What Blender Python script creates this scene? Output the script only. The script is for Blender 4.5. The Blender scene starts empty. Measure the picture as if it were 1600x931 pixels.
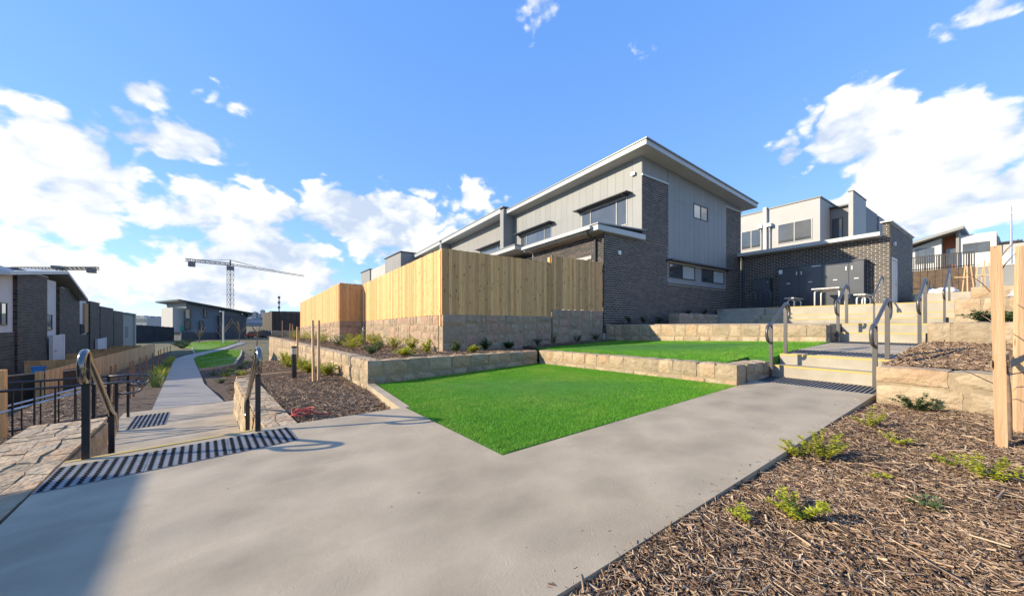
import bpy, bmesh, math, random
import numpy as np
from mathutils import Vector, Matrix
R = math.radians
rng = random.Random(7)
nrg = np.random.default_rng(7)
S = bpy.context.scene
COL = S.collection
# ------------------------------------------------------------------ camera
# world axes: +Y runs along the long side of the townhouse, +X along its end wall; z = 0 is the pavement at the camera
EYE = 1.25; FPX = 535.0; HOR = 507.0; YAW = R(33.5)
FW = (math.sin(YAW), math.cos(YAW)); RT = (math.cos(YAW), -math.sin(YAW))
cam = bpy.data.cameras.new('camera'); camo = bpy.data.objects.new('camera', cam); COL.objects.link(camo)
cam.sensor_width = 36; cam.lens = 36 * FPX / 1600; cam.shift_y = (HOR - 465.5) / 1600
cam.clip_start = 0.05; cam.clip_end = 9000
camo.location = (0, 0, EYE); camo.rotation_euler = (R(90), 0, -YAW)
S.camera = camo
# ------------------------------------------------------------------ sky and sun
SUN_EL = R(24); SUN_DIR = Vector((-.913 * math.cos(SUN_EL), .407 * math.cos(SUN_EL), math.sin(SUN_EL)))
world = bpy.data.worlds.new('World'); S.world = world; world.use_nodes = True
sun = bpy.data.lights.new('sun', 'SUN'); suno = bpy.data.objects.new('sun', sun); COL.objects.link(suno)
sun.energy = 3.05; sun.angle = R(0.55); sun.color = (1, .86, .64)
suno.rotation_euler = SUN_DIR.to_track_quat('Z', 'Y').to_euler(); suno.location = (-20, 10, 30)
S.view_settings.view_transform = 'Standard'; S.view_settings.look = 'None'
S.view_settings.exposure = 1.35; S.view_settings.gamma = 1
S.cycles.max_bounces = 5; S.cycles.diffuse_bounces = 3; S.cycles.glossy_bounces = 2; S.cycles.transmission_bounces = 2

def at(px, py, z):
    d = FPX * (EYE - z) / (py - HOR); r = d * (px - 800) / FPX
    return Vector((d * FW[0] + r * RT[0], d * FW[1] + r * RT[1], z))
def ray(px):
    t = (px - 800) / FPX
    return FW[0] + t * RT[0], FW[1] + t * RT[1]
def dep(px, py, d):
    a, b = ray(px); return Vector((a * d, b * d, EYE - d * (py - HOR) / FPX))

def build_sky():
    nt = world.node_tree; nt.nodes.clear(); N = nt.nodes.new; L = nt.links.new
    out = N('ShaderNodeOutputWorld'); bg = N('ShaderNodeBackground'); bg.inputs[1].default_value = .15
    L(bg.outputs[0], out.inputs[0])
    sky = N('ShaderNodeTexSky'); sky.sky_type = 'NISHITA'; sky.sun_disc = False
    sky.sun_elevation = SUN_EL; sky.sun_rotation = math.atan2(SUN_DIR.x, SUN_DIR.y)
    sky.air_density = 1.0; sky.dust_density = 0; sky.ozone_density = 2.4; sky.altitude = 600
    tc = N('ShaderNodeTexCoord'); sep = N('ShaderNodeSeparateXYZ')
    nrm = N('ShaderNodeVectorMath'); nrm.operation = 'NORMALIZE'; L(tc.outputs['Generated'], nrm.inputs[0]); L(nrm.outputs[0], sep.inputs[0])
    def m(op, a, b=None, c=None, clamp=False):
        n = N('ShaderNodeMath'); n.operation = op; n.use_clamp = clamp
        for i, v in enumerate((a, b, c)):
            if v is None: continue
            if isinstance(v, (int, float)): n.inputs[i].default_value = v
            else: L(v, n.inputs[i])
        return n.outputs[0]
    az = m('ARCTAN2', sep.outputs[0], sep.outputs[1]); el = m('ARCSINE', sep.outputs[2])
    # cloud banks standing round the horizon: (azimuth, elevation, width, height, weight) in degrees, azimuth from +Y towards +X
    banks = []
    def bank(px, py, wx, wy, k):
        a, b = ray(px); h = math.hypot(a, b)
        e = math.atan((HOR - py) / FPX / h); c = h
        banks.append((math.atan2(a, b), e, wx / FPX / c / c, wy / FPX / c * .9, k))
    bank(90, 285, 250, 110, .62); bank(40, 425, 270, 85, .56); bank(410, 430, 190, 90, .64); bank(630, 352, 130, 66, .64); bank(330, 345, 180, 80, .57)
    bank(205, 140, 75, 40, .47); bank(240, 215, 170, 55, .47); bank(738, 300, 30, 40, .42); bank(120, 98, 60, 20, .36); bank(345, 160, 70, 24, .36)
    bank(1340, 205, 90, 72, .74); bank(1400, 240, 120, 70, .70); bank(1490, 250, 120, 66, .68); bank(1225, 245, 40, 34, .52); bank(1400, 320, 160, 62, .58); bank(1590, 290, 80, 60, .56)
    bank(850, 8, 48, 30, .46); bank(1530, 20, 90, 30, .48); bank(1005, 72, 30, 22, .34)
    for a, k in ((-150, .56), (-118, .5), (-85, .55), (120, .5), (155, .56), (185, .46)):
        banks.append((R(a), R(14), R(16), R(10), k))
    tot = None
    for (a0, e0, wa, we, k) in banks:
        da = m('DIVIDE', m('SUBTRACT', az, a0), wa); de = m('DIVIDE', m('SUBTRACT', el, e0), we)
        q = m('ADD', m('MULTIPLY', da, da), m('MULTIPLY', de, de))
        g = m('MULTIPLY', m('EXPONENT', m('MULTIPLY', q, -.7)), k)
        tot = g if tot is None else m('MAXIMUM', tot, g)
    def fbm(vec, scale, detail, rough=.6, dist=.2):
        n = N('ShaderNodeTexNoise'); n.inputs['Scale'].default_value = scale; n.inputs['Detail'].default_value = detail
        n.inputs['Roughness'].default_value = rough; n.inputs['Distortion'].default_value = dist; L(vec, n.inputs['Vector']); return n.outputs[0]
    sc = N('ShaderNodeVectorMath'); sc.operation = 'MULTIPLY'; sc.inputs[1].default_value = (1, 1, 1.5); L(nrm.outputs[0], sc.inputs[0])
    v = sc.outputs[0]
    big = fbm(v, 3.4, 9, .58, .15); 
    vor = N('ShaderNodeTexVoronoi'); vor.feature = 'SMOOTH_F1'; vor.inputs['Scale'].default_value = 11; vor.inputs['Smoothness'].default_value = .3
    wob = N('ShaderNodeTexNoise'); wob.inputs['Scale'].default_value = 9; wob.inputs['Detail'].default_value = 6; L(v, wob.inputs['Vector'])
    wv = N('ShaderNodeVectorMath'); wv.operation = 'MULTIPLY_ADD'; wv.inputs[1].default_value = (.16, .16, .16); L(wob.outputs['Color'], wv.inputs[0]); L(v, wv.inputs[2]); L(wv.outputs[0], vor.inputs['Vector'])
    vor2 = N('ShaderNodeTexVoronoi'); vor2.feature = 'SMOOTH_F1'; vor2.inputs['Scale'].default_value = 30; vor2.inputs['Smoothness'].default_value = .3; L(wv.outputs[0], vor2.inputs['Vector'])
    puff = m('ADD', m('MULTIPLY', m('SUBTRACT', .45, vor.outputs['Distance']), .34), m('MULTIPLY', m('SUBTRACT', .45, vor2.outputs['Distance']), .16))
    dens = m('ADD', m('ADD', m('MULTIPLY', m('SUBTRACT', big, .5), 1.12), puff), m('SUBTRACT', tot, .29))
    cov = m('MULTIPLY', dens, 8.0, clamp=True); cov = m('MULTIPLY', m('MULTIPLY', cov, cov), m('SUBTRACT', 3.0, m('MULTIPLY', cov, 2.0)))
    cov = m('SMOOTHSTEP', cov, 0, 1) if False else cov
    # light side of the clouds: density sampled a little towards the sun
    off = N('ShaderNodeVectorMath'); off.operation = 'ADD'; off.inputs[1].default_value = SUN_DIR * .07; L(v, off.inputs[0])
    big2 = fbm(off.outputs[0], 3.4, 5, .55, .15)
    lit = m('ADD', .60, m('MULTIPLY', m('SUBTRACT', big, big2), 4.2), clamp=True)
    lit = m('ADD', lit, m('MULTIPLY', dens, -.30)); lit = m('ADD', lit, m('MULTIPLY', puff, 2.6), clamp=True)
    ramp = N('ShaderNodeValToRGB'); ramp.color_ramp.elements[0].color = (1.65, 1.95, 2.45, 1); ramp.color_ramp.elements[1].color = (3.1, 3.1, 3.05, 1)
    ramp.color_ramp.elements[0].position = .1; ramp.color_ramp.elements[1].position = .75; L(lit, ramp.inputs[0])
    # clear air: the Nishita sky evened out with the same blue all round, paler towards the horizon
    grad = N('ShaderNodeValToRGB'); ge = grad.color_ramp.elements; ge[0].position = .0; ge[0].color = (.9, 1.65, 2.75, 1); ge[1].position = .62; ge[1].color = (.31, .92, 2.62, 1)
    mid = ge.new(.22); mid.color = (.51, 1.2, 2.7, 1); L(m('MULTIPLY', el, 1 / R(90), clamp=True), grad.inputs[0])
    mul = N('ShaderNodeMix'); mul.data_type = 'RGBA'; mul.inputs[0].default_value = .78; L(sky.outputs[0], mul.inputs[6]); L(grad.outputs[0], mul.inputs[7])
    mix = N('ShaderNodeMix'); mix.data_type = 'RGBA'; L(cov, mix.inputs[0]); L(mul.outputs[2], mix.inputs[6]); L(ramp.outputs[0], mix.inputs[7])
    L(mix.outputs[2], bg.inputs[0])
build_sky(); world.cycles.sampling_method = 'MANUAL'; world.cycles.sample_map_resolution = 512

# ------------------------------------------------------------------ materials
MATS = {}
def mat(name, col, col2=None, rough=.7, scale=6.0, stretch=(1, 1, 1), bump=0.0, bscale=40.0, rnd=0.0, metal=0.0, spec=.5, detail=5, knots=None, extra=None, coat=0.0, bdist=.01, contrast=(.35, .65), trans=None):
    """procedural Principled material: two colours mixed by noise, brightness varied per object and per piece"""
    if name in MATS: return MATS[name]
    mt = bpy.data.materials.new(name); MATS[name] = mt; mt.use_nodes = True
    nt = mt.node_tree; N = nt.nodes.new; L = nt.links.new
    b = nt.nodes['Principled BSDF']; b.inputs['Roughness'].default_value = rough; b.inputs['Metallic'].default_value = metal
    b.inputs['Specular IOR Level'].default_value = spec; b.inputs['Coat Weight'].default_value = coat
    tc = N('ShaderNodeTexCoord'); oi = N('ShaderNodeObjectInfo'); av = N('ShaderNodeAttribute'); av.attribute_name = 'rnd'
    ad = N('ShaderNodeMath'); ad.operation = 'ADD'; L(oi.outputs['Random'], ad.inputs[0]); L(av.outputs['Fac'], ad.inputs[1])
    fr = N('ShaderNodeMath'); fr.operation = 'FRACT'; L(ad.outputs[0], fr.inputs[0])
    wn = N('ShaderNodeTexWhiteNoise'); wn.noise_dimensions = '1D'; L(fr.outputs[0], wn.inputs['W'])
    mp = N('ShaderNodeMapping'); mp.inputs['Scale'].default_value = stretch; L(tc.outputs['Object'], mp.inputs['Vector'])
    vs = N('ShaderNodeVectorMath'); vs.operation = 'MULTIPLY_ADD'; vs.inputs[1].default_value = (37, 37, 37); L(wn.outputs['Color'], vs.inputs[0]); L(mp.outputs[0], vs.inputs[2])
    if rnd == 0: vec = mp.outputs[0]
    else: vec = vs.outputs[0]
    n1 = N('ShaderNodeTexNoise'); n1.inputs['Scale'].default_value = scale; n1.inputs['Detail'].default_value = detail; n1.inputs['Roughness'].default_value = .6; L(vec, n1.inputs['Vector'])
    mr = N('ShaderNodeMapRange'); mr.inputs[1].default_value = contrast[0]; mr.inputs[2].default_value = contrast[1]; L(n1.outputs[0], mr.inputs[0])
    mx = N('ShaderNodeMix'); mx.data_type = 'RGBA'; L(mr.outputs[0], mx.inputs[0])
    mx.inputs[6].default_value = (*col, 1); mx.inputs[7].default_value = (*(col2 or [c * .8 for c in col]), 1)
    cur = mx.outputs[2]
    if knots:
        kc, ksc, kth = knots
        kv = N('ShaderNodeVectorMath'); kv.operation = 'MULTIPLY'; kv.inputs[1].default_value = ksc; L(tc.outputs['Object'], kv.inputs[0])
        kv2 = N('ShaderNodeVectorMath'); kv2.operation = 'MULTIPLY_ADD'; kv2.inputs[1].default_value = (53, 53, 53); L(wn.outputs['Color'], kv2.inputs[0]); L(kv.outputs[0], kv2.inputs[2])
        vo = N('ShaderNodeTexVoronoi'); vo.inputs['Scale'].default_value = 1; L(kv2.outputs[0], vo.inputs['Vector'])
        kr = N('ShaderNodeMapRange'); kr.inputs[1].default_value = kth; kr.inputs[2].default_value = kth * 1.8; kr.inputs[3].default_value = 1; kr.inputs[4].default_value = 0; L(vo.outputs['Distance'], kr.inputs[0])
        km = N('ShaderNodeMix'); km.data_type = 'RGBA'; L(kr.outputs[0], km.inputs[0]); L(cur, km.inputs[6]); km.inputs[7].default_value = (*kc, 1); cur = km.outputs[2]
    if rnd:
        rr = N('ShaderNodeMapRange'); rr.inputs[3].default_value = 1 - rnd; rr.inputs[4].default_value = 1 + rnd; L(wn.outputs['Value'], rr.inputs[0])
        cm = N('ShaderNodeVectorMath'); cm.operation = 'SCALE'; L(cur, cm.inputs[0]); L(rr.outputs[0], cm.inputs['Scale']); cur = cm.outputs[0]
    if extra: cur = extra(nt, cur, vec, wn, tc)
    L(cur, b.inputs['Base Color'])
    if bump:
        n2 = N('ShaderNodeTexNoise'); n2.inputs['Scale'].default_value = bscale; n2.inputs['Detail'].default_value = 6; L(vec, n2.inputs['Vector'])
        bp = N('ShaderNodeBump'); bp.inputs['Strength'].default_value = bump; bp.inputs['Distance'].default_value = bdist; L(n2.outputs[0], bp.inputs['Height']); L(bp.outputs[0], b.inputs['Normal'])
    if trans:
        tb = N('ShaderNodeBsdfTranslucent'); L(cur, tb.inputs['Color']); ms = N('ShaderNodeMixShader'); ms.inputs[0].default_value = trans
        o = nt.nodes['Material Output']; L(b.outputs[0], ms.inputs[1]); L(tb.outputs[0], ms.inputs[2]); L(ms.outputs[0], o.inputs[0])
    return mt

def tri_tone(c3, lo=.55, hi=.75, sc=1.7):
    """a third colour in broad patches, plus its own random pick for each piece"""
    def f(nt, cur, vec, wn, tc):
        N = nt.nodes.new; L = nt.links.new
        r = N('ShaderNodeMapRange'); r.inputs[1].default_value = lo; r.inputs[2].default_value = hi; r.inputs[4].default_value = .85
        n = N('ShaderNodeTexNoise'); n.inputs['Scale'].default_value = sc; n.inputs['Detail'].default_value = 4; L(vec, n.inputs['Vector'])
        a = N('ShaderNodeMath'); a.operation = 'MULTIPLY_ADD'; a.inputs[1].default_value = .45; L(wn.outputs['Value'], a.inputs[0])
        s = N('ShaderNodeMath'); s.operation = 'MULTIPLY'; s.inputs[1].default_value = .75; L(n.outputs[0], s.inputs[0]); L(s.outputs[0], a.inputs[2]); L(a.outputs[0], r.inputs[0])
        m = N('ShaderNodeMix'); m.data_type = 'RGBA'; L(r.outputs[0], m.inputs[0]); L(cur, m.inputs[6]); m.inputs[7].default_value = (*c3, 1); return m.outputs[2]
    return f

def lawn_extra(nt, cur, vec, wn, tc):
    """drier, yellower and lusher patches that run across the whole lawn"""
    N = nt.nodes.new; L = nt.links.new
    for (sc, lo, hi, c, k) in ((1.1, .46, .70, (.34, .50, .07), .75), (4.5, .52, .74, (.05, .22, .015), .7)):
        n = N('ShaderNodeTexNoise'); n.inputs['Scale'].default_value = sc; n.inputs['Detail'].default_value = 6; n.inputs['Roughness'].default_value = .65; L(tc.outputs['Object'], n.inputs['Vector'])
        r = N('ShaderNodeMapRange'); r.inputs[1].default_value = lo; r.inputs[2].default_value = hi; r.inputs[4].default_value = k; L(n.outputs[0], r.inputs[0])
        m = N('ShaderNodeMix'); m.data_type = 'RGBA'; L(r.outputs[0], m.inputs[0]); L(cur, m.inputs[6]); m.inputs[7].default_value = (*c, 1); cur = m.outputs[2]
    return cur

def concrete_extra(nt, cur, vec, wn, tc):
    """trowelled fans, stains and small dark specks"""
    N = nt.nodes.new; L = nt.links.new
    b = nt.nodes['Principled BSDF']
    mp = N('ShaderNodeMapping'); mp.inputs['Rotation'].default_value = (0, 0, R(-25)); mp.inputs['Scale'].default_value = (2.6, 3.6, 1); L(tc.outputs['Object'], mp.inputs[0])
    ds = N('ShaderNodeTexNoise'); ds.inputs['Scale'].default_value = 1.4; ds.inputs['Detail'].default_value = 2; L(mp.outputs[0], ds.inputs['Vector'])
    dm = N('ShaderNodeVectorMath'); dm.operation = 'MULTIPLY_ADD'; dm.inputs[1].default_value = (.7, .7, 0); L(ds.outputs['Color'], dm.inputs[0]); L(mp.outputs[0], dm.inputs[2])
    vo = N('ShaderNodeTexVoronoi'); vo.inputs['Scale'].default_value = .8; L(dm.outputs[0], vo.inputs['Vector'])
    r = N('ShaderNodeMapRange'); r.inputs[1].default_value = .0; r.inputs[2].default_value = .8; r.inputs[3].default_value = .80; r.inputs[4].default_value = 1.10; L(vo.outputs['Distance'], r.inputs[0])
    sc = N('ShaderNodeVectorMath'); sc.operation = 'SCALE'; L(cur, sc.inputs[0]); L(r.outputs[0], sc.inputs['Scale'])
    st = N('ShaderNodeTexNoise'); st.inputs['Scale'].default_value = .8; st.inputs['Detail'].default_value = 7; st.inputs['Roughness'].default_value = .68; L(tc.outputs['Object'], st.inputs['Vector'])
    sr = N('ShaderNodeMapRange'); sr.inputs[1].default_value = .52; sr.inputs[2].default_value = .72; sr.inputs[4].default_value = .6; L(st.outputs[0], sr.inputs[0])
    mm = N('ShaderNodeMix'); mm.data_type = 'RGBA'; L(sr.outputs[0], mm.inputs[0]); L(sc.outputs[0], mm.inputs[6]); mm.inputs[7].default_value = (.25, .205, .145, 1)
    v2 = N('ShaderNodeTexVoronoi'); v2.inputs['Scale'].default_value = 3.4; v2.inputs['Randomness'].default_value = 1; L(tc.outputs['Object'], v2.inputs['Vector'])
    s2 = N('ShaderNodeMapRange'); s2.inputs[1].default_value = .02; s2.inputs[2].default_value = .035; s2.inputs[3].default_value = .8; s2.inputs[4].default_value = 0; L(v2.outputs['Distance'], s2.inputs[0])
    m2 = N('ShaderNodeMix'); m2.data_type = 'RGBA'; L(s2.outputs[0], m2.inputs[0]); L(mm.outputs[2], m2.inputs[6]); m2.inputs[7].default_value = (.06, .05, .04, 1)
    # gloss and relief: brushed fans
    rr = N('ShaderNodeMapRange'); rr.inputs[1].default_value = .3; rr.inputs[2].default_value = .7; rr.inputs[3].default_value = .55; rr.inputs[4].default_value = .8; L(st.outputs[0], rr.inputs[0]); L(rr.outputs[0], b.inputs['Roughness'])
    wv = N('ShaderNodeTexWave'); wv.wave_type = 'RINGS'; wv.inputs['Scale'].default_value = 26; wv.inputs['Distortion'].default_value = 9; wv.inputs['Detail'].default_value = 3; wv.inputs['Detail Scale'].default_value = .5
    sb = N('ShaderNodeVectorMath'); sb.operation = 'SUBTRACT'; L(dm.outputs[0], sb.inputs[0]); L(vo.outputs['Position'], sb.inputs[1]); L(sb.outputs[0], wv.inputs['Vector'])
    fn = N('ShaderNodeTexNoise'); fn.inputs['Scale'].default_value = 55; fn.inputs['Detail'].default_value = 6; L(tc.outputs['Object'], fn.inputs['Vector'])
    a = N('ShaderNodeMath'); a.operation = 'MULTIPLY_ADD'; a.inputs[1].default_value = .35; L(wv.outputs[0], a.inputs[0]); L(fn.outputs[0], a.inputs[2])
    a2 = N('ShaderNodeMath'); a2.operation = 'MULTIPLY_ADD'; a2.inputs[1].default_value = 1.6; L(vo.outputs['Distance'], a2.inputs[0]); L(a.outputs[0], a2.inputs[2])
    bp = N('ShaderNodeBump'); bp.inputs['Strength'].default_value = .3; bp.inputs['Distance'].default_value = .005; L(a2.outputs[0], bp.inputs['Height']); L(bp.outputs[0], b.inputs['Normal'])
    return m2.outputs[2]

M_conc = mat('concrete', (.44, .362, .25), (.352, .286, .192), scale=1.2, extra=concrete_extra, detail=8)
M_conc_pale = mat('concrete_steps', (.41, .375, .30), (.33, .295, .23), scale=2.2, rough=.75, bump=.25, bscale=60, detail=8)
M_conc_grey = mat('concrete_path', (.29, .265, .225), (.23, .21, .18), scale=1.1, rough=.6, bump=.2, bscale=50, detail=8)
M_stone = mat('sandstone', (.46, .37, .245), (.36, .275, .175), rough=.9, scale=7, rnd=.27, bump=1.0, bscale=14, bdist=.035, detail=8, extra=tri_tone((.38, .25, .145), .58, .80))
M_stone_g = mat('sandstone_grey', (.44, .345, .24), (.32, .245, .17), rough=.9, scale=7, rnd=.28, bump=1.0, bscale=14, bdist=.035, detail=8, extra=tri_tone((.36, .225, .16)))
M_mortar_s = mat('wall_mortar', (.36, .28, .18), (.27, .21, .135), rough=.95, scale=20, bump=.6, bscale=60)
M_brick = mat('brick_dark', (.036, .030, .029), (.020, .018, .018), rough=.65, scale=9, rnd=.45, bump=.3, bscale=90, bdist=.004, extra=tri_tone((.075, .052, .044), .62, .8))
M_brick_l = mat('brick_brown', (.105, .075, .062), (.06, .046, .042), rough=.65, scale=9, rnd=.4, bump=.3, bscale=90, bdist=.004)
M_mortar = mat('brick_mortar', (.68, .62, .54), (.57, .52, .45), rough=.95, scale=15, bump=.3, bscale=80)
M_pine = mat('pine_paling', (.72, .405, .17), (.58, .31, .115), rough=.75, scale=3.2, stretch=(9, 9, .9), rnd=.28, bump=.25, bscale=8, bdist=.004, knots=((.30, .14, .055), (8.5, 8.5, 3.4), .115), detail=6)
M_pine_o = mat('pine_weathered', (.60, .36, .15), (.47, .27, .11), rough=.8, scale=3.2, stretch=(9, 9, .9), rnd=.16, bump=.2, bscale=8, knots=((.25, .12, .045), (7.5, 7.5, 2.6), .10))
M_stake = mat('stake_hardwood', (.64, .42, .24), (.50, .31, .165), rough=.8, scale=2.2, stretch=(22, 22, .8), rnd=.12, bump=.5, bscale=9, bdist=.006, knots=((.2, .09, .04), (14, 14, 2.2), .06))
M_oldfence = mat('old_fence', (.085, .066, .05), (.05, .04, .032), rough=.85, scale=3, stretch=(9, 9, 1), rnd=.2)
M_clad = mat('cladding_grey', (.235, .245, .245), (.215, .225, .226), rough=.55, scale=.6, rnd=.03, bump=.04, bscale=200, detail=3)
M_clad2 = mat('cladding_mid', (.25, .25, .245), (.22, .22, .215), rough=.6, scale=.6, rnd=.03)
M_dark = mat('cladding_dark', (.05, .056, .066), (.04, .045, .055), rough=.5, scale=1.5)
M_white = mat('render_white', (.62, .61, .59), (.57, .56, .54), rough=.8, scale=1, bump=.1, bscale=120)
M_lgrey = mat('render_grey', (.43, .425, .41), (.40, .395, .38), rough=.8, scale=1, bump=.1, bscale=120)
M_fascia = mat('fascia_metal', (.44, .46, .465), (.40, .42, .425), rough=.45, scale=1, metal=.1)
M_soffit = mat('soffit', (.50, .49, .45), (.46, .45, .41), rough=.7, scale=1)
M_roof = mat('roof_sheet', (.24, .25, .26), (.21, .22, .23), rough=.45, scale=2, metal=.2)
M_frame = mat('window_frame', (.045, .05, .056), rough=.4, scale=3)
M_framel = mat('window_frame_light', (.33, .34, .34), rough=.4, scale=3)
M_glass = mat('pane_glass', (.035, .045, .055), (.045, .055, .065), rough=.04, scale=.8, spec=1.0, coat=1.0)
M_glassl = mat('pane_blind', (.095, .10, .105), (.06, .066, .07), rough=.06, scale=.8, spec=.9, coat=1.0)
M_blind = mat('pane_white_blind', (.42, .46, .46), (.37, .41, .41), rough=.06, scale=.8, spec=.6, coat=1.0)
M_cab = mat('cabinet_paint', (.050, .058, .072), (.042, .049, .062), rough=.35, scale=2, coat=.25)
M_black = mat('black_steel', (.028, .028, .03), (.02, .02, .022), rough=.38, scale=4, metal=.3, coat=.3)
M_rail = mat('rail_steel', (.115, .108, .105), (.095, .09, .088), rough=.38, scale=5, metal=.45, coat=.35)
M_chrome = mat('rail_polished', (.30, .27, .23), (.22, .20, .18), rough=.16, scale=5, metal=.9)
M_galv = mat('galvanised', (.55, .56, .56), (.46, .47, .47), rough=.35, scale=9, metal=.7)
M_alu = mat('table_aluminium', (.62, .60, .56), (.55, .53, .5), rough=.4, scale=4, metal=.3)
M_whitepaint = mat('white_paint', (.76, .75, .72), (.7, .69, .66), rough=.45, scale=6)
M_yellow = mat('nosing_yellow', (.58, .39, .075), (.46, .35, .15), rough=.7, scale=14, bump=.2, contrast=(.3, .7))
M_tact = mat('tactile_plate', (.17, .185, .205), (.12, .13, .145), rough=.5, scale=5)
M_dot = mat('tactile_dot', (.008, .008, .009), (.014, .014, .016), spec=.15, rough=.8, scale=30)
M_soil = mat('mulch_soil', (.13, .09, .06), (.06, .04, .027), rough=.95, scale=9, bump=1, bscale=26, bdist=.05, detail=9)
M_ground = mat('dry_ground', (.17, .125, .075), (.10, .105, .035), rough=.95, scale=.35, bump=.8, bscale=9, bdist=.08, detail=10)
M_chip = mat('mulch_chips', (.31, .185, .11), (.15, .086, .052), rough=.9, scale=22, rnd=.6, detail=3, extra=tri_tone((.58, .44, .29), .52, .82, 5))
M_turf = mat('turf_base', (.05, .19, .014), (.035, .14, .010), rough=.9, scale=3, bump=.8, bscale=120)
M_blade = mat('turf_blades', (.185, .46, .035), (.12, .33, .022), rough=.55, scale=1.5, rnd=.30, detail=7, trans=.25, spec=.3, extra=lawn_extra)
M_lawn = mat('lawn_far', (.16, .30, .02), (.10, .21, .014), rough=.9, scale=.7, bump=.9, bscale=14, bdist=.06, detail=9)
M_leaf = mat('leaf_lime', (.54, .54, .05), (.34, .38, .035), rough=.5, scale=5, rnd=.35, trans=.42, spec=.3)
M_leafd = mat('leaf_dark', (.055, .12, .03), (.03, .07, .02), rough=.5, scale=5, rnd=.3, trans=.25, spec=.3)
M_leafp = mat('leaf_pale', (.16, .22, .08), (.10, .15, .05), rough=.55, scale=5, rnd=.3, trans=.3, spec=.3)
M_stem = mat('stem', (.16, .12, .06), (.10, .075, .04), rough=.8, scale=20)
M_bark = mat('sapling_bark', (.26, .175, .12), (.13, .09, .065), rough=.85, scale=18, stretch=(1, 1, .4), bump=.5)
M_strap = mat('tree_tie', (.34, .28, .20), (.25, .2, .14), rough=.9, scale=30)
M_red = mat('red_cable', (.55, .05, .04), rough=.5, scale=8)
M_blue = mat('blue_plastic', (.03, .19, .48), rough=.45, scale=8)
M_timber = mat('door_timber', (.42, .13, .045), (.33, .09, .03), rough=.55, scale=3, stretch=(1, 1, 6))
M_orange = mat('entry_panel', (.46, .27, .13), (.40, .23, .11), rough=.7, scale=2)
M_green = mat('shade_cloth', (.02, .33, .20), rough=.7, scale=4)
M_crane = mat('crane_steel', (.21, .19, .185), (.17, .15, .15), rough=.6, scale=2)
M_brown = mat('retaining_brown', (.13, .09, .06), (.085, .058, .04), rough=.9, scale=3, bump=.4, bscale=12)
M_city = mat('city_far', (.30, .32, .36), (.22, .24, .28), rough=.8, scale=.05, rnd=.4)
M_hill = mat('hill_far', (.10, .12, .11), (.065, .085, .07), rough=1, scale=.02, detail=9)
M_carw = mat('car_white', (.75, .76, .78), rough=.25, scale=2, coat=.6)
M_card = mat('car_dark', (.02, .03, .06), rough=.25, scale=2, coat=.6)
M_tyre = mat('tyre', (.02, .02, .02), rough=.8, scale=9)
M_bag = mat('white_bag', (.66, .66, .66), (.5, .5, .51), rough=.6, scale=5, bump=.5, bscale=12)
M_label = mat('sign_white', (.72, .72, .7), rough=.6, scale=5)

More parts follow.
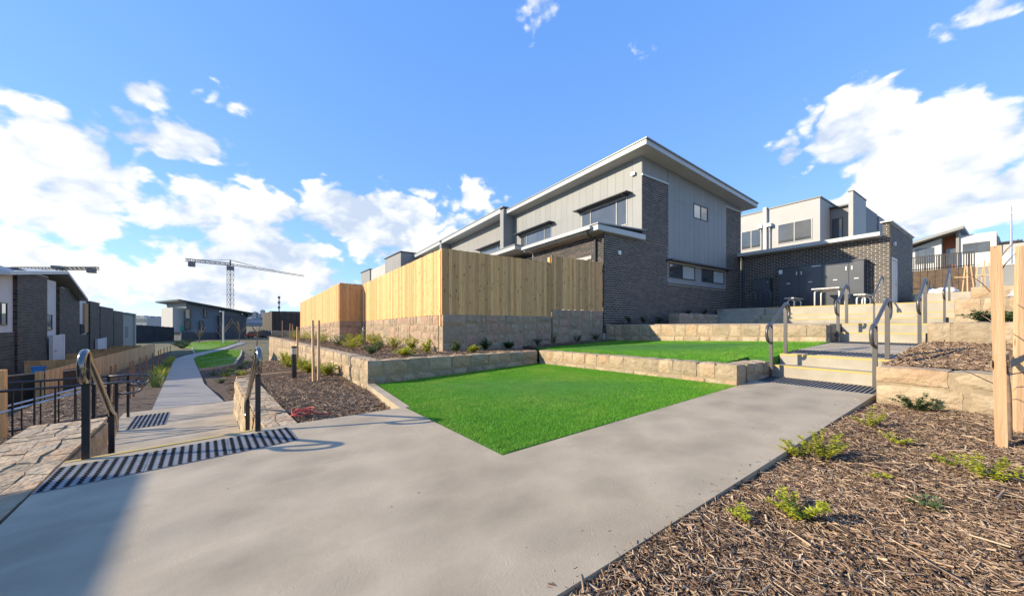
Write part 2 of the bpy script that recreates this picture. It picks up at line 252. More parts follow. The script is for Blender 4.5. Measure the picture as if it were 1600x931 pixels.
# ------------------------------------------------------------------ mesh helpers
W = {}
def put(o, parent=None, mw=None):
    mw = mw or Matrix.Identity(4)
    COL.objects.link(o)
    if parent is None: o.matrix_basis = mw
    else:
        o.parent = parent; o.matrix_parent_inverse = W[parent].inverted(); o.matrix_basis = mw
    W[o] = mw
    return o
def tag(o, label=None, cat=None, group=None, kind=None):
    if label: o['label'] = label
    if cat: o['category'] = cat
    if group: o['group'] = group
    if kind: o['kind'] = kind
    return o
def thing(name, label, cat, loc=(0, 0, 0), group=None):
    o = bpy.data.objects.new(name, None); o.empty_display_size = .2
    put(o, None, Matrix.Translation(Vector(loc))); return tag(o, label, cat, group)
class MB:
    def __init__(s): s.v = []; s.f = []; s.r = []; s.cur = 0.0
    def add(s, vs, fs):
        n = len(s.v); s.v.extend([tuple(v) for v in vs]); s.f.extend([tuple(i + n for i in f) for f in fs]); s.r.extend([s.cur] * len(fs)); return s
    def hexa(s, p): return s.add(p, [(0, 3, 2, 1), (4, 5, 6, 7), (0, 1, 5, 4), (1, 2, 6, 5), (2, 3, 7, 6), (3, 0, 4, 7)])
    def box(s, x0, x1, y0, y1, z0, z1):
        return s.hexa([(x0, y0, z0), (x1, y0, z0), (x1, y1, z0), (x0, y1, z0), (x0, y0, z1), (x1, y0, z1), (x1, y1, z1), (x0, y1, z1)])
    def prism(s, pts, z0, z1):
        """horizontal outline (counter-clockwise); z0, z1 numbers or functions of (x, y)"""
        f0 = z0 if callable(z0) else (lambda x, y: z0); f1 = z1 if callable(z1) else (lambda x, y: z1)
        n = len(pts); vs = [(x, y, f0(x, y)) for x, y in pts] + [(x, y, f1(x, y)) for x, y in pts]
        return s.add(vs, [tuple(range(n))[::-1], tuple(range(n, 2 * n))] + [(i, (i + 1) % n, n + (i + 1) % n, n + i) for i in range(n)])
    def extr(s, pts, vec):
        n = len(pts); vec = Vector(vec); vs = [Vector(p) for p in pts] + [Vector(p) + vec for p in pts]
        return s.add(vs, [tuple(range(n))[::-1], tuple(range(n, 2 * n))] + [(i, (i + 1) % n, n + (i + 1) % n, n + i) for i in range(n)])
    def tube(s, pts, r, n=8, r2=None):
        pts = [Vector(p) for p in pts]; k = len(pts); base = len(s.v); up = Vector((0, 0, 1)); prev = None
        vs = []
        for i, p in enumerate(pts):
            t = (pts[min(i + 1, k - 1)] - pts[max(i - 1, 0)]).normalized()
            a = prev if prev is not None else (up.cross(t) if abs(t.z) < .95 else Vector((1, 0, 0)).cross(t))
            a = (a - t * a.dot(t)).normalized(); b = t.cross(a); prev = a
            rr = r if r2 is None else r + (r2 - r) * i / (k - 1)
            vs += [p + (a * math.cos(q) + b * math.sin(q)) * rr for q in [2 * math.pi * j / n for j in range(n)]]
        fs = [(i * n + j, i * n + (j + 1) % n, (i + 1) * n + (j + 1) % n, (i + 1) * n + j) for i in range(k - 1) for j in range(n)]
        fs += [tuple(range(n))[::-1], tuple((k - 1) * n + j for j in range(n))]
        return s.add(vs, fs)
    def bar(s, a, b, w, t=None):
        a = Vector(a); b = Vector(b); d = (b - a).normalized(); t = t or w
        u = Vector((0, 0, 1)).cross(d) if abs(d.z) < .9 else Vector((1, 0, 0)).cross(d)
        u.normalize(); v = d.cross(u); u = u * w / 2; v = v * t / 2
        return s.hexa([a - u - v, a + u - v, a + u + v, a - u + v, b - u - v, b + u - v, b + u + v, b - u + v])
    def build(s, name, m, parent=None, smooth=False, mw=None, kind=None):
        me = bpy.data.meshes.new(name); me.from_pydata(s.v, [], s.f)
        if any(s.r):
            at_ = me.attributes.new('rnd', 'FLOAT', 'FACE'); at_.data.foreach_set('value', s.r)
        me.materials.append(m)
        if smooth: me.polygons.foreach_set('use_smooth', [True] * len(me.polygons))
        me.update()
        o = bpy.data.objects.new(name, me); put(o, parent, mw)
        if kind: o['kind'] = kind
        return o
def np_mesh(name, V, F, m, parent=None, rnd=None, kind=None):
    """V (n,3), F (k,3 or 4) as numpy arrays"""
    me = bpy.data.meshes.new(name); V = np.ascontiguousarray(V, dtype=np.float32); F = np.ascontiguousarray(F, dtype=np.int32); k = F.shape[1]
    me.vertices.add(len(V)); me.vertices.foreach_set('co', V.ravel()); me.loops.add(F.size); me.loops.foreach_set('vertex_index', F.ravel())
    me.polygons.add(len(F)); me.polygons.foreach_set('loop_start', np.arange(0, F.size, k, dtype=np.int32))
    if rnd is not None:
        a = me.attributes.new('rnd', 'FLOAT', 'FACE'); a.data.foreach_set('value', np.ascontiguousarray(rnd, dtype=np.float32))
    me.materials.append(m); me.update(calc_edges=True); me.validate()
    o = bpy.data.objects.new(name, me); put(o, parent)
    if kind: o['kind'] = kind
    return o
def share(name, me, parent, mw):
    o = bpy.data.objects.new(name, me); return put(o, parent, mw)

class Face:
    """a vertical facade plane: u along it, off outward"""
    def __init__(s, p0, p1, n):
        s.p = Vector((p0[0], p0[1], 0)); q = Vector((p1[0], p1[1], 0)); s.L = (q - s.p).length; s.u = (q - s.p).normalized(); s.n = Vector((n[0], n[1], 0)).normalized()
        s.flip = s.u.cross(s.n).z > 0
    def pt(s, u, z, o=0): return s.p + s.u * u + s.n * o + Vector((0, 0, z))
    def box(s, mb, u0, u1, z0, z1, o0, o1, zt=None):
        za, zb = (z1, z1) if zt is None else zt
        p = [s.pt(u0, z0, o0), s.pt(u1, z0, o0), s.pt(u1, z0, o1), s.pt(u0, z0, o1), s.pt(u0, za, o0), s.pt(u1, zb, o0), s.pt(u1, zb, o1), s.pt(u0, za, o1)]
        if not s.flip: p = [p[1], p[0], p[3], p[2], p[5], p[4], p[7], p[6]]
        return mb.hexa(p)
    def mw(s, u, z, o=0):
        m = Matrix.Identity(4); m.col[0][:3] = s.u if s.flip else -s.u; m.col[1][:3] = s.n; m.col[2][:3] = (0, 0, 1); m.col[3][:3] = s.pt(u, z, o); return m

BRICKS = {}
def brickwork(parent, F, u0, u1, z0, z1, holes=(), m=None, keep=0, proud=.005, bl=.227, bh=.0735, j=.013, ztop=None, phase=0, zfree=None):
    """every brick of a face: the nearest `keep` whole ones as objects, the rest as one part"""
    m = m or M_brick
    cells = []; k = 0; z = z0 + j / 2
    while z + bh * .5 < z1:
        off = (bl + j) / 2 * ((k + phase) % 2); u = u0 - off
        while u < u1:
            a, b = max(u, u0), min(u + bl, u1); segs = [(a, b)]
            for (h0, h1, g0, g1) in holes:
                if z + bh > g0 + .01 and z < g1 - .01:
                    ns = []
                    for (a, b) in segs:
                        if b <= h0 or a >= h1: ns.append((a, b)); continue
                        if a < h0: ns.append((a, h0))
                        if b > h1: ns.append((h1, b))
                    segs = ns
            for (a, b) in segs:
                if b - a < .03: continue
                zt = min(z + bh, z1)
                if ztop is not None and zt > ztop((a + b) / 2): continue
                if zt - z > .02: cells.append((a, b, z, zt))
            u += bl + j
        z += bh + j; k += 1
    full = [c for c in cells if abs(c[1] - c[0] - bl) < .001 and abs(c[3] - c[2] - bh) < .001 and (zfree is None or c[2] > zfree)]
    full.sort(key=lambda c: (F.pt((c[0] + c[1]) / 2, c[2]) - camo.location).length); ks = set(full[:keep])
    key = (m.name, bl, bh)
    if keep and key not in BRICKS:
        b = MB(); b.box(-bl / 2, bl / 2, -.03, proud, 0, bh); o = b.build('brick', m); BRICKS[key] = o.data; W.pop(o); bpy.data.objects.remove(o)
    mb = MB()
    for c in cells:
        if c in ks:
            q = F.mw((c[0] + c[1]) / 2, c[2], rng.uniform(-.0015, .0015)); share('brick', BRICKS[key], parent, q)
        else:
            mb.cur = rng.random() + .001; F.box(mb, c[0], c[1], c[2], c[3], -.03, proud + rng.uniform(-.0015, .0015))
    if mb.f: mb.build('brickwork', m, parent, kind='stuff')

def panels(parent, F, u0, u1, z0, z1, step, m, holes=(), zsplit=None, ztop=None, gap=.008, off=(0, .012)):
    """vertical cladding panels, each its own part"""
    us = [u0 + (u1 - u0) * i / max(1, round((u1 - u0) / step)) for i in range(max(1, round((u1 - u0) / step)) + 1)]
    rows = [(z0, z1)] if zsplit is None else [(z0, zsplit), (zsplit, z1)]
    for (ra, rb) in rows:
        for a, b in zip(us[:-1], us[1:]):
            cutu = sorted({a, b} | {h for hh in holes for h in hh[:2] if a < h < b and hh[3] > ra and hh[2] < rb})
            for c, d in zip(cutu[:-1], cutu[1:]):
                segs = [(ra, rb)]
                for (h0, h1, g0, g1) in holes:
                    if h0 < (c + d) / 2 < h1:
                        ns = []
                        for (p, q) in segs:
                            if q <= g0 or p >= g1: ns.append((p, q)); continue
                            if p < g0: ns.append((p, g0))
                            if q > g1: ns.append((g1, q))
                        segs = ns
                for (p, q) in segs:
                    if q - p < .03 or d - c < .02: continue
                    b_ = MB(); zt = None
                    if ztop is not None and abs(q - z1) < 1e-6: zt = (ztop(c), ztop(d))
                    F.box(b_, c + gap / 2, d - gap / 2, p + (gap / 2 if p > z0 else 0), q, off[0], off[1], zt); b_.build('panel', m, parent)

def window(parent, F, u0, u1, z0, z1, splits=(.5,), panes=None, fr=.045, fm=None, depth=.03, hood=0, name='window', hw=.25):
    fm = fm or M_frame; b = MB()
    us = [u0] + [u0 + (u1 - u0) * s for s in splits] + [u1]
    F.box(b, u0, u1, z1 - fr, z1, -.06, depth); F.box(b, u0, u1, z0, z0 + fr, -.06, depth)
    for i, u in enumerate(us):
        a = u if i == 0 else (u - fr if i == len(us) - 1 else u - fr / 2); F.box(b, a, a + fr, z0 + fr, z1 - fr, -.06, depth)
    w = b.build(name, fm, parent)
    for i in range(len(us) - 1):
        p = MB(); F.box(p, us[i] + fr * .6, us[i + 1] - fr * .6, z0 + fr * .6, z1 - fr * .6, -.05, depth - .022); p.build('pane', (panes or [M_glass] * 9)[i], w)
    if hood:
        h = MB(); F.box(h, u0 - hw, u1 + hw, z1 + .07, z1 + .11, .012, hood)
        for u in (u0 - .02, u1 - .02): F.box(h, u, u + .04, z1 + .02, z1 + .07, .012, hood * .8)
        h.build('sun_hood', M_frame, w)
    return w

# chiselled stone blocks
def _tmpl(c):
    bm = bmesh.new(); bmesh.ops.create_cube(bm, size=2); bmesh.ops.subdivide_edges(bm, edges=bm.edges[:], cuts=c, use_grid_fill=True)
    V = np.array([v.co[:] for v in bm.verts]); F = [tuple(v.index for v in f.verts) for f in bm.faces]; bm.free(); return V, F
TV, TF = _tmpl(2)
def stone(parent, cx, cy, cz, L_, T_, H_, rz, m, rough=.014, edge=.015, name='stone'):
    u = TV; h = np.array([L_, T_, H_]) / 2; ext = np.abs(u) > .99; cnt = ext.sum(1)
    jx = u + np.where(ext, 0, nrg.uniform(-.14, .14, u.shape)); p = jx * h
    e = np.minimum(edge, h.min() * .35) * nrg.uniform(.5, 1.5, (len(u), 1))
    p = p - np.where((cnt >= 2)[:, None] & ext, np.sign(u) * e, 0)
    d = nrg.uniform(-.35, 1.0, (len(u), 1)) * rough; p = p + np.where((cnt == 1)[:, None] & ext, np.sign(u) * d * np.array([.5, 1, .5]), 0)
    me = bpy.data.meshes.new(name); me.from_pydata(p.tolist(), [], TF); me.materials.append(m); me.update()
    return share(name, me, parent, Matrix.Translation((cx, cy, cz)) @ Matrix.Rotation(rz, 4, 'Z'))
def stone_wall(name, label, p0, p1, thick, zb, zt, m=None, rows=(.5, .5), lens=(.28, .6), side=1, ashlar=False, parent=None, rough=.011, step=None):
    """wall whose front face runs p0 -> p1; body lies on the `side` (left of travel = +1); zb, zt numbers or functions of distance"""
    m = m or M_stone; p0 = Vector(p0); p1 = Vector(p1); Ln = (p1 - p0).length; u = (p1 - p0) / Ln; n = Vector((-u.y, u.x)) * side; rz = math.atan2(u.y, u.x)
    fb = zb if callable(zb) else (lambda s: zb); ft = zt if callable(zt) else (lambda s: zt)
    t = parent or tag(thing(name, label, 'wall', (p0.x, p0.y, fb(0))), label, 'wall')
    c = MB(); k = max(1, int(Ln / 2)); ins = .018
    for i in range(k):
        a, b = i * Ln / k, (i + 1) * Ln / k; a2 = max(a, ins); b2 = min(b, Ln - ins)
        q = [p0 + u * a2 + n * ins, p0 + u * b2 + n * ins, p0 + u * b2 + n * (thick - ins), p0 + u * a2 + n * (thick - ins)]
        if side < 0: q = q[::-1]
        c.hexa([(v.x, v.y, fb((a + b) / 2) - .25) for v in q] + [(v.x, v.y, ft((a + b) / 2) - .028) for v in q])
    c.build('mortar', M_mortar_s, t)
    def put_stone(a, b, z0, z1):
        j = rng.uniform(.012, .02); Lx = b - a - j
        if Lx < .05 or z1 - z0 < .05: return
        q = p0 + u * ((a + b) / 2) + n * (thick / 2); stone(t, q.x, q.y, (z0 + z1) / 2, Lx, thick + rng.uniform(-.012, .02), z1 - z0 - j * .8, rz, m, rough)
    if not ashlar:
        z_f = 0
        for r_ in rows:
            s = 0
            while s < Ln - .02:
                l = rng.uniform(*lens); e = s + l
                if Ln - e < lens[0] * .6: e = Ln
                mid = (s + e) / 2; b0, t0 = fb(mid) - .06, ft(mid)
                put_stone(s, e, b0 + (t0 - b0) * z_f, b0 + (t0 - b0) * (z_f + r_)); s = e
            z_f += r_
    else:
        s = 0
        while s < Ln - .02:
            l = rng.uniform(.5, .85); e = s + l
            if Ln - e < .4: e = Ln
            mid = (s + e) / 2; b0, t0 = fb(mid) - .06, ft(mid); H = t0 - b0
            hs = rng.choice([(.2, .3, .26, .24), (.28, .2, .3, .22), (.24, .34, .18, .24), (.32, .22, .2, .26), (.3, .4, .3)]); zz = b0
            for h_ in hs:
                kk = rng.choice([2, 2, 3, 1]); cuts = sorted(rng.uniform(.25, .75) if kk == 2 else (i + 1) / kk + rng.uniform(-.08, .08) for i in range(kk - 1)); cs = [0] + cuts + [1]
                for a, b in zip(cs[:-1], cs[1:]): put_stone(s + (e - s) * a, s + (e - s) * b, zz, zz + H * h_)
                zz += H * h_
            s = e
    return t

PAL = {}
def paling_mesh(w, h, th, m):
    key = (round(w, 3), round(h, 3), m.name)
    if key not in PAL:
        b = MB(); b.box(-w / 2, w / 2, 0, th, 0, h); o = b.build('board', m); PAL[key] = o.data; W.pop(o); bpy.data.objects.remove(o)
    return PAL[key]
def paling_fence(parent, p0, p1, zb, h, w, m, side=1, gap=.003, th=.018, rails=True, jit=.004):
    p0 = Vector(p0); p1 = Vector(p1); Ln = (p1 - p0).length; u = (p1 - p0) / Ln; n = Vector((-u.y, u.x)) * side
    k = max(1, round(Ln / (w + gap))); st = Ln / k; fb = zb if callable(zb) else (lambda s: zb); me = paling_mesh(st - gap, h, th, m); rz = math.atan2(u.y, u.x) + (0 if side > 0 else math.pi)
    for i in range(k):
        s = (i + .5) * st; q = p0 + u * s + n * rng.uniform(0, jit)
        share('board', me, parent, Matrix.Translation((q.x, q.y, fb(s) + rng.uniform(-.008, .008))) @ Matrix.Rotation(rz + rng.uniform(-.006, .006), 4, 'Z'))
    if rails:
        for fr_ in (.15, .85):
            b = MB(); a = p0 + n * (th + .035); c = p1 + n * (th + .035); b.bar((a.x, a.y, fb(0) + h * fr_), (c.x, c.y, fb(Ln) + h * fr_), .045, .09); b.build('rail', m, parent)
        kp = max(2, int(Ln / 2.4) + 1)
        for i in range(kp):
            q = p0 + u * (Ln * i / (kp - 1) * .98 + .03) + n * (th + .11); s = Ln * i / (kp - 1); b = MB(); b.box(q.x - .05, q.x + .05, q.y - .05, q.y + .05, fb(s) - .3, fb(s) + h * .97); b.build('post', m, parent)

# ------------------------------------------------------------------ left-hand frame: path, lower stairs and the row of townhouses run 8.5 degrees off the grid
TH = R(8.5); AV = Vector((-math.sin(TH), math.cos(TH))); BV = Vector((math.cos(TH), math.sin(TH))); O2 = Vector((-.22, 5.02))
def lf(a, b): return O2 + AV * a + BV * b          # a: away along the path, b: right of the stair wall
def ab(x, y): q = Vector((x, y)) - O2; return q.dot(AV), q.dot(BV)
def cd(D, s): return AV * s - BV * D                # D: left of the camera, s: away
def lerp_tab(x, tab):
    if x <= tab[0][0]: return tab[0][1]
    for (x0, y0), (x1, y1) in zip(tab[:-1], tab[1:]):
        if x <= x1: return y0 + (y1 - y0) * (x - x0) / (x1 - x0)
    return tab[-1][1]
ZL = [(0, -.87), (8.5, -.87), (12, -.95), (28, -1.62), (45, -2.05), (60, -2.2), (80, -2.2), (130, -2.0), (300, -1.0), (900, 4), (2500, 10), (6000, 14)]
def sm(x, a, b): t = min(1, max(0, (x - a) / (b - a))); return t * t * (3 - 2 * t)
def zg(x, y):
    d = x * FW[0] + y * FW[1]; z = lerp_tab(d, ZL); a, b = ab(x, y); D = -(Vector((x, y)).dot(BV)); n_ = .03 * math.sin(x * 1.7 + y * .6) * math.cos(y * 1.3 - x * .5)
    if a > -1 and b > -1.6 and x < 2.5:
        hi = -.06 - .004 * max(0, a); w = 1 - sm(a, 6, 26)
        wb = (1.0 if b > .28 else 0.0) if a < 5.25 else sm(b, .15, 1.8)
        z = z + (hi - z) * w * wb
    z -= sm(D, 3.0, 4.6) * .75 * (1 - sm(d, 40, 60))
    z += .05 * sm(x, 8, 20) * 20 * (.72) + 1.9 * sm(x, 19, 30) + 3.0 * sm(x, 30, 44) if x > 8 and y < 60 else 0
    return z + (n_ if d > 9 or b > 0 else 0)

# ------------------------------------------------------------------ the ground sheet and hills
xs = sorted(set([-6000, -3000, -1500, -800, -400, -200, -120, -80, -60, -45, -35, -28, -24] + [round(-20 + .5 * i, 2) for i in range(25)] + [round(-8 + .25 * i, 3) for i in range(65)] + [9, 10, 12, 14, 17, 20, 24, 28, 32, 38, 46, 60, 90, 150, 300, 800, 2000, 6000]))
ys = sorted(set([-6000, -2000, -600, -200, -80, -40, -20, -12, -8, -6] + [round(-5 + .3 * i, 2) for i in range(100)] + [round(25 + .8 * i, 2) for i in range(40)] + [60, 66, 74, 84, 96, 110, 130, 160, 200, 280, 400, 700, 1200, 2500, 6000]))
V = [(x, y, zg(x, y)) for y in ys for x in xs]; nx = len(xs)
F_ = [(j * nx + i, j * nx + i + 1, (j + 1) * nx + i + 1, (j + 1) * nx + i) for j in range(len(ys) - 1) for i in range(nx - 1)]
g = np_mesh('ground', V, F_, M_ground); tag(g, kind='structure'); g.data.polygons.foreach_set('use_smooth', [True] * len(g.data.polygons))
def hills():
    v = []; f = []; k = 90
    for i in range(k):
        px = -700 + 2300 * i / (k - 1)
        for (dd, yy) in ((700, 514), (1500, 493 + 3 * math.sin(px * .013) + 2 * math.sin(px * .05 + 1)), (2300, 512)):
            v.append(dep(px, yy, dd))
    for i in range(k - 1):
        for j in range(2): f.append((i * 3 + j, (i + 1) * 3 + j, (i + 1) * 3 + j + 1, i * 3 + j + 1))
    b = MB(); b.add(v, f); tag(b.build('hills', M_hill, smooth=True), kind='structure')
hills()

# ------------------------------------------------------------------ pavements
def zs(x, y): return .05 * x if x > 2 else (.1 - .05 * (2 - x) + .00714 * (2 - x) ** 2 if x > -1.5 else .0125)
def slab(name, pts, zf, th, m=M_conc, label=None):
    b = MB(); b.prism(pts, lambda x, y: zf(x, y) - th, zf); return tag(b.build(name, m), label, None, None, 'structure')
l0 = lf(0, 0); l1 = lf(0, -1.46); l2 = lf(-9, -1.46)
def pavement():
    bm = bmesh.new(); pts = [(l2.x, l2.y), (.95, l2.y), (.95, 1.15), (1.52, 1.15), (1.62, 2.60), (1.42, 4.92), (l0.x, l0.y), (l1.x, l1.y)]
    bm.faces.new([bm.verts.new((x, y, 0)) for x, y in pts])
    for k in range(15): bmesh.ops.bisect_plane(bm, geom=bm.verts[:] + bm.edges[:] + bm.faces[:], plane_co=(-1.45 + .2 * k, 0, 0), plane_no=(1, 0, 0))
    r = bmesh.ops.extrude_edge_only(bm, edges=[e for e in bm.edges if e.is_boundary]); low = {v for v in r['geom'] if isinstance(v, bmesh.types.BMVert)}
    for v in bm.verts: v.co.z = zs(v.co.x, v.co.y) - (.16 if v in low else 0)
    bmesh.ops.recalc_face_normals(bm, faces=bm.faces[:])
    me = bpy.data.meshes.new('pavement'); bm.to_mesh(me); bm.free(); me.materials.append(M_conc); tag(put(bpy.data.objects.new('pavement', me)), kind='structure')
pavement()
slab('path', [(1.5225, 1.15), (7.12, 1.12), (7.12, 2.5), (1.6225, 2.60)], zs, .16)
slab('landing', [(7.605, 1.12), (10.52, 1.12), (10.52, 2.42), (7.605, 2.5)], lambda x, y: .72 + .05 * (x - 7.4), .3)
slab('terrace', [(11.005, .95), (16.3, .95), (16.3, 8.72), (10.3, 8.72), (10.3, 2.5), (11.005, 2.45)], lambda x, y: 1.265 + .006 * (x - 10.8), .25)
slab('terrace', [(18.2, .9), (20.88, .9), (20.88, 8.72), (18.2, 8.72)], lambda x, y: 2.0, .4)
slab('terrace', [(20.88, -6), (22.4, -6), (22.4, 3.14), (20.88, 3.14)], lambda x, y: 2.0, .4)
slab('terrace', [(22.4, -8), (46, -8), (46, 2.7), (22.4, 2.7)], lambda x, y: 2.55, .8, M_conc_pale)
e = MB(); e.prism([(1.36, 4.94), (1.50, 4.94), (1.50, 7.27), (1.36, 7.27)], -.3, lambda x, y: .065 + .0 * x); tag(e.build('lawn_edging', M_conc), kind='structure')
# left-hand lower landing and the curving path
def lfz(pts): return [tuple(lf(a, b)) for a, b in pts]
slab('landing', lfz([(.88, -1.46), (.88, 0), (5.3, 0), (6.9, .15), (6.9, -1.9), (2.2, -1.9), (2.2, -1.46)]), lambda x, y: -.80, .14, M_conc)
def gh(px, py):
    a, b = ray(px); k = (py - HOR) / FPX; d = 5.0
    while d < 400:
        if EYE - d * k < zg(a * d, b * d): break
        d *= 1.01
    return Vector((a * d, b * d, zg(a * d, b * d)))
pl = [(256, 600), (263, 582), (270.6, 565), (274, 561), (287.5, 556), (302, 552.8), (321, 549), (340, 544.8), (359, 539.7), (375.6, 534)]
pr = [(319, 600), (311, 580), (305, 567), (302.5, 561), (306, 558), (321, 553.7), (335, 550), (349, 547), (368, 540.6), (385, 536)]
def ghp(px, py):
    a, b = ray(px); k = (py - HOR) / FPX; d = 5.0
    while d < 400 and EYE - d * k > lerp_tab(d, ZL) + .06: d *= 1.004
    return Vector((a * d, b * d, lerp_tab(d, ZL) + .03))
PL = [Vector((*lf(6.93, -1.45), -.80))] + [ghp(*p) for p in pl]; PR = [Vector((*lf(6.93, -.12), -.80))] + [ghp(*p) for p in pr]
b = MB(); vs = []; n = len(PL)
for i in range(n):
    up = .0 if i == 0 else .05
    for q in (PL[i], PR[i]): vs += [(q.x, q.y, q.z + up), (q.x, q.y, q.z + up - .25)]
fs = []
for i in range(n - 1):
    a = i * 4; fs += [(a, a + 2, a + 6, a + 4), (a, a + 4, a + 5, a + 1), (a + 2, a + 3, a + 7, a + 6)]
b.add(vs, fs); tag(b.build('path', M_conc_grey), kind='structure')
def drape(name, pix, m, up=.06, kind='structure'):
    P = [gh(*p) for p in pix]; b = MB(); n = len(P)
    b.add([(p.x, p.y, p.z + up) for p in P] + [(p.x, p.y, p.z - .2) for p in P], [tuple(range(n))] + [(i, i + n, (i + 1) % n + n, (i + 1) % n) for i in range(n)])
    return tag(b.build(name, m), kind=kind), P
lw1 = [(303.5, 562), (307.5, 558.6), (322, 554.4), (336, 550.8), (350, 547.8), (377, 547.8), (376, 556), (366, 570), (345, 574.5), (311, 579)]
lw2 = [(303, 551.6), (321, 548), (340, 544), (358, 539), (372, 534.2), (340, 533.2), (300, 536.5), (285, 541), (300, 545)]
_, LP1 = drape('lawn', lw1[::-1], M_lawn); _, LP2 = drape('lawn', lw2[::-1], M_lawn)
def kerb(name, pix, label):
    P = [gh(*p) for p in pix]; b = MB()
    for p, q in zip(P[:-1], P[1:]): b.bar((p.x, p.y, p.z + .03), (q.x, q.y, q.z + .03), .12, .2)
    tag(b.build(name, M_conc_pale), kind='structure')
kerb('lawn_edging', [(377.5, 549), (376.5, 556), (366, 571), (345, 575.5), (311, 580)], ''); kerb('lawn_edging', [(300, 544), (303.5, 553)], '')

def path_mulch():
    V = []; F = []; nD, ns = 44, 150; Ds = [-3.4 + 7.7 * i / nD for i in range(nD + 1)]; Ss = [5.2 + 44 * (j / ns) ** 1.5 for j in range(ns + 1)]
    for s_ in Ss:
        for D_ in Ds: q = cd(D_, s_); V.append((q.x, q.y, zg(q.x, q.y) + .012 + .03 * nrg.random()))
    ok = lambda x, y: y > 5.0 and x < 1.34 - .1 * max(0, y - 7.3) and not (ab(x, y)[0] < 5.4 and -1.9 < ab(x, y)[1] < .34)
    for j in range(ns):
        for i in range(nD):
            k = [j * (nD + 1) + i, j * (nD + 1) + i + 1, (j + 1) * (nD + 1) + i + 1, (j + 1) * (nD + 1) + i]
            if all(ok(V[q][0], V[q][1]) for q in k): F.append(k[::-1])
    tag(np_mesh('mulch_bed', V, F, M_soil), kind='structure')
path_mulch()

# ------------------------------------------------------------------ beds and lawns
def bil(c, x, y):
    (x0, y0, x1, y1), (z00, z10, z11, z01) = c; s = (x - x0) / (x1 - x0); t = (y - y0) / (y1 - y0)
    return z00 * (1 - s) * (1 - t) + z10 * s * (1 - t) + z11 * s * t + z01 * (1 - s) * t
LAWN1 = ((1.5, 2.6, 5.95, 7.4), (.072, .285, .17, .03)); LAWN2 = ((6.2, 2.5, 9.96, 8.3), (.60, .86, .66, .53))
zl1 = lambda x, y: bil(LAWN1, x, y); zl2 = lambda x, y: bil(LAWN2, x, y)
def bed(name, pts, zf, th=.5, m=M_soil):
    b = MB(); b.prism(pts, lambda x, y: zf(x, y) - th, zf); return tag(b.build(name, m), kind='structure')
def gridbed(name, x0, x1, y0, y1, zf, amp, st, m=M_soil):
    X = np.arange(x0, x1 + st / 2, st); Y = np.arange(y0, y1 + st / 2, st); V = [(x, y, zf(x, y) + amp * (nrg.random() - .5)) for y in Y for x in X]; n = len(X)
    F = [(j * n + i, j * n + i + 1, (j + 1) * n + i + 1, (j + 1) * n + i) for j in range(len(Y) - 1) for i in range(n - 1)]
    return tag(np_mesh(name, V, F, m), kind='structure')
P_lawn1 = [(1.635, 2.625), (5.9, 2.53), (5.9, 7.56), (1.38, 7.28), (1.51, 7.2), (1.51, 4.94), (1.44, 4.92)]
P_lawn1 = [(1.635, 2.625), (5.9, 2.53), (5.9, 7.56), (1.51, 7.28), (1.51, 4.94), (1.455, 4.92)]
bed('lawn', P_lawn1, zl1, .3, M_turf); P_lawn2 = [(6.2, 2.86), (7.1, 2.86), (7.1, 2.52), (9.96, 2.43), (9.96, 8.25), (6.2, 8.1)]
bed('lawn', P_lawn2, zl2, .3, M_turf)
zb1 = lambda x, y: -.03 + .046 * x + .02 * math.sin(x * 2.1 + y) * math.cos(y * 2.7)
gridbed('mulch_bed', .955, 6.4, -4, 1.145, zb1, .03, .095)
zb2 = lambda x, y: .69 + .06 * (x - 6.7) + .02 * math.sin(3 * x + y); gridbed('mulch_bed', 6.64, 10.3, -4, 1.11, zb2, .04, .1)
zb3 = lambda x, y: 1.28; gridbed('mulch_bed', 10.6, 13.0, -4, .94, lambda x, y: 1.27, .03, .15); gridbed('mulch_bed', 13.3, 16.5, -4, .94, lambda x, y: 1.80, .03, .2); gridbed('mulch_bed', 16.8, 20.9, -6, .9, lambda x, y: 2.2, .03, .4)
zb5 = lambda x, y: .50 - .010 * max(0, y - 9)
bed('mulch_bed', [(1.5, 7.5), (5.95, 7.7), (6.2, 8.1), (9.9, 8.24), (9.9, 8.8), (3.6, 8.8), (3.2, 18), (2.1, 17.8), (.95, 30), (-.9, 30.6)], zb5, .5)
bed('mulch_bed', [(6.2, 8.08), (9.95, 8.22), (9.95, 8.8), (6.2, 8.8)], lambda x, y: zl2(x, 8.2) + .03, .2)
bed('mulch_bed', [(10.28, 7.9), (13.2, 7.9), (13.2, 8.74), (10.28, 8.74)], lambda x, y: 1.29, .2)

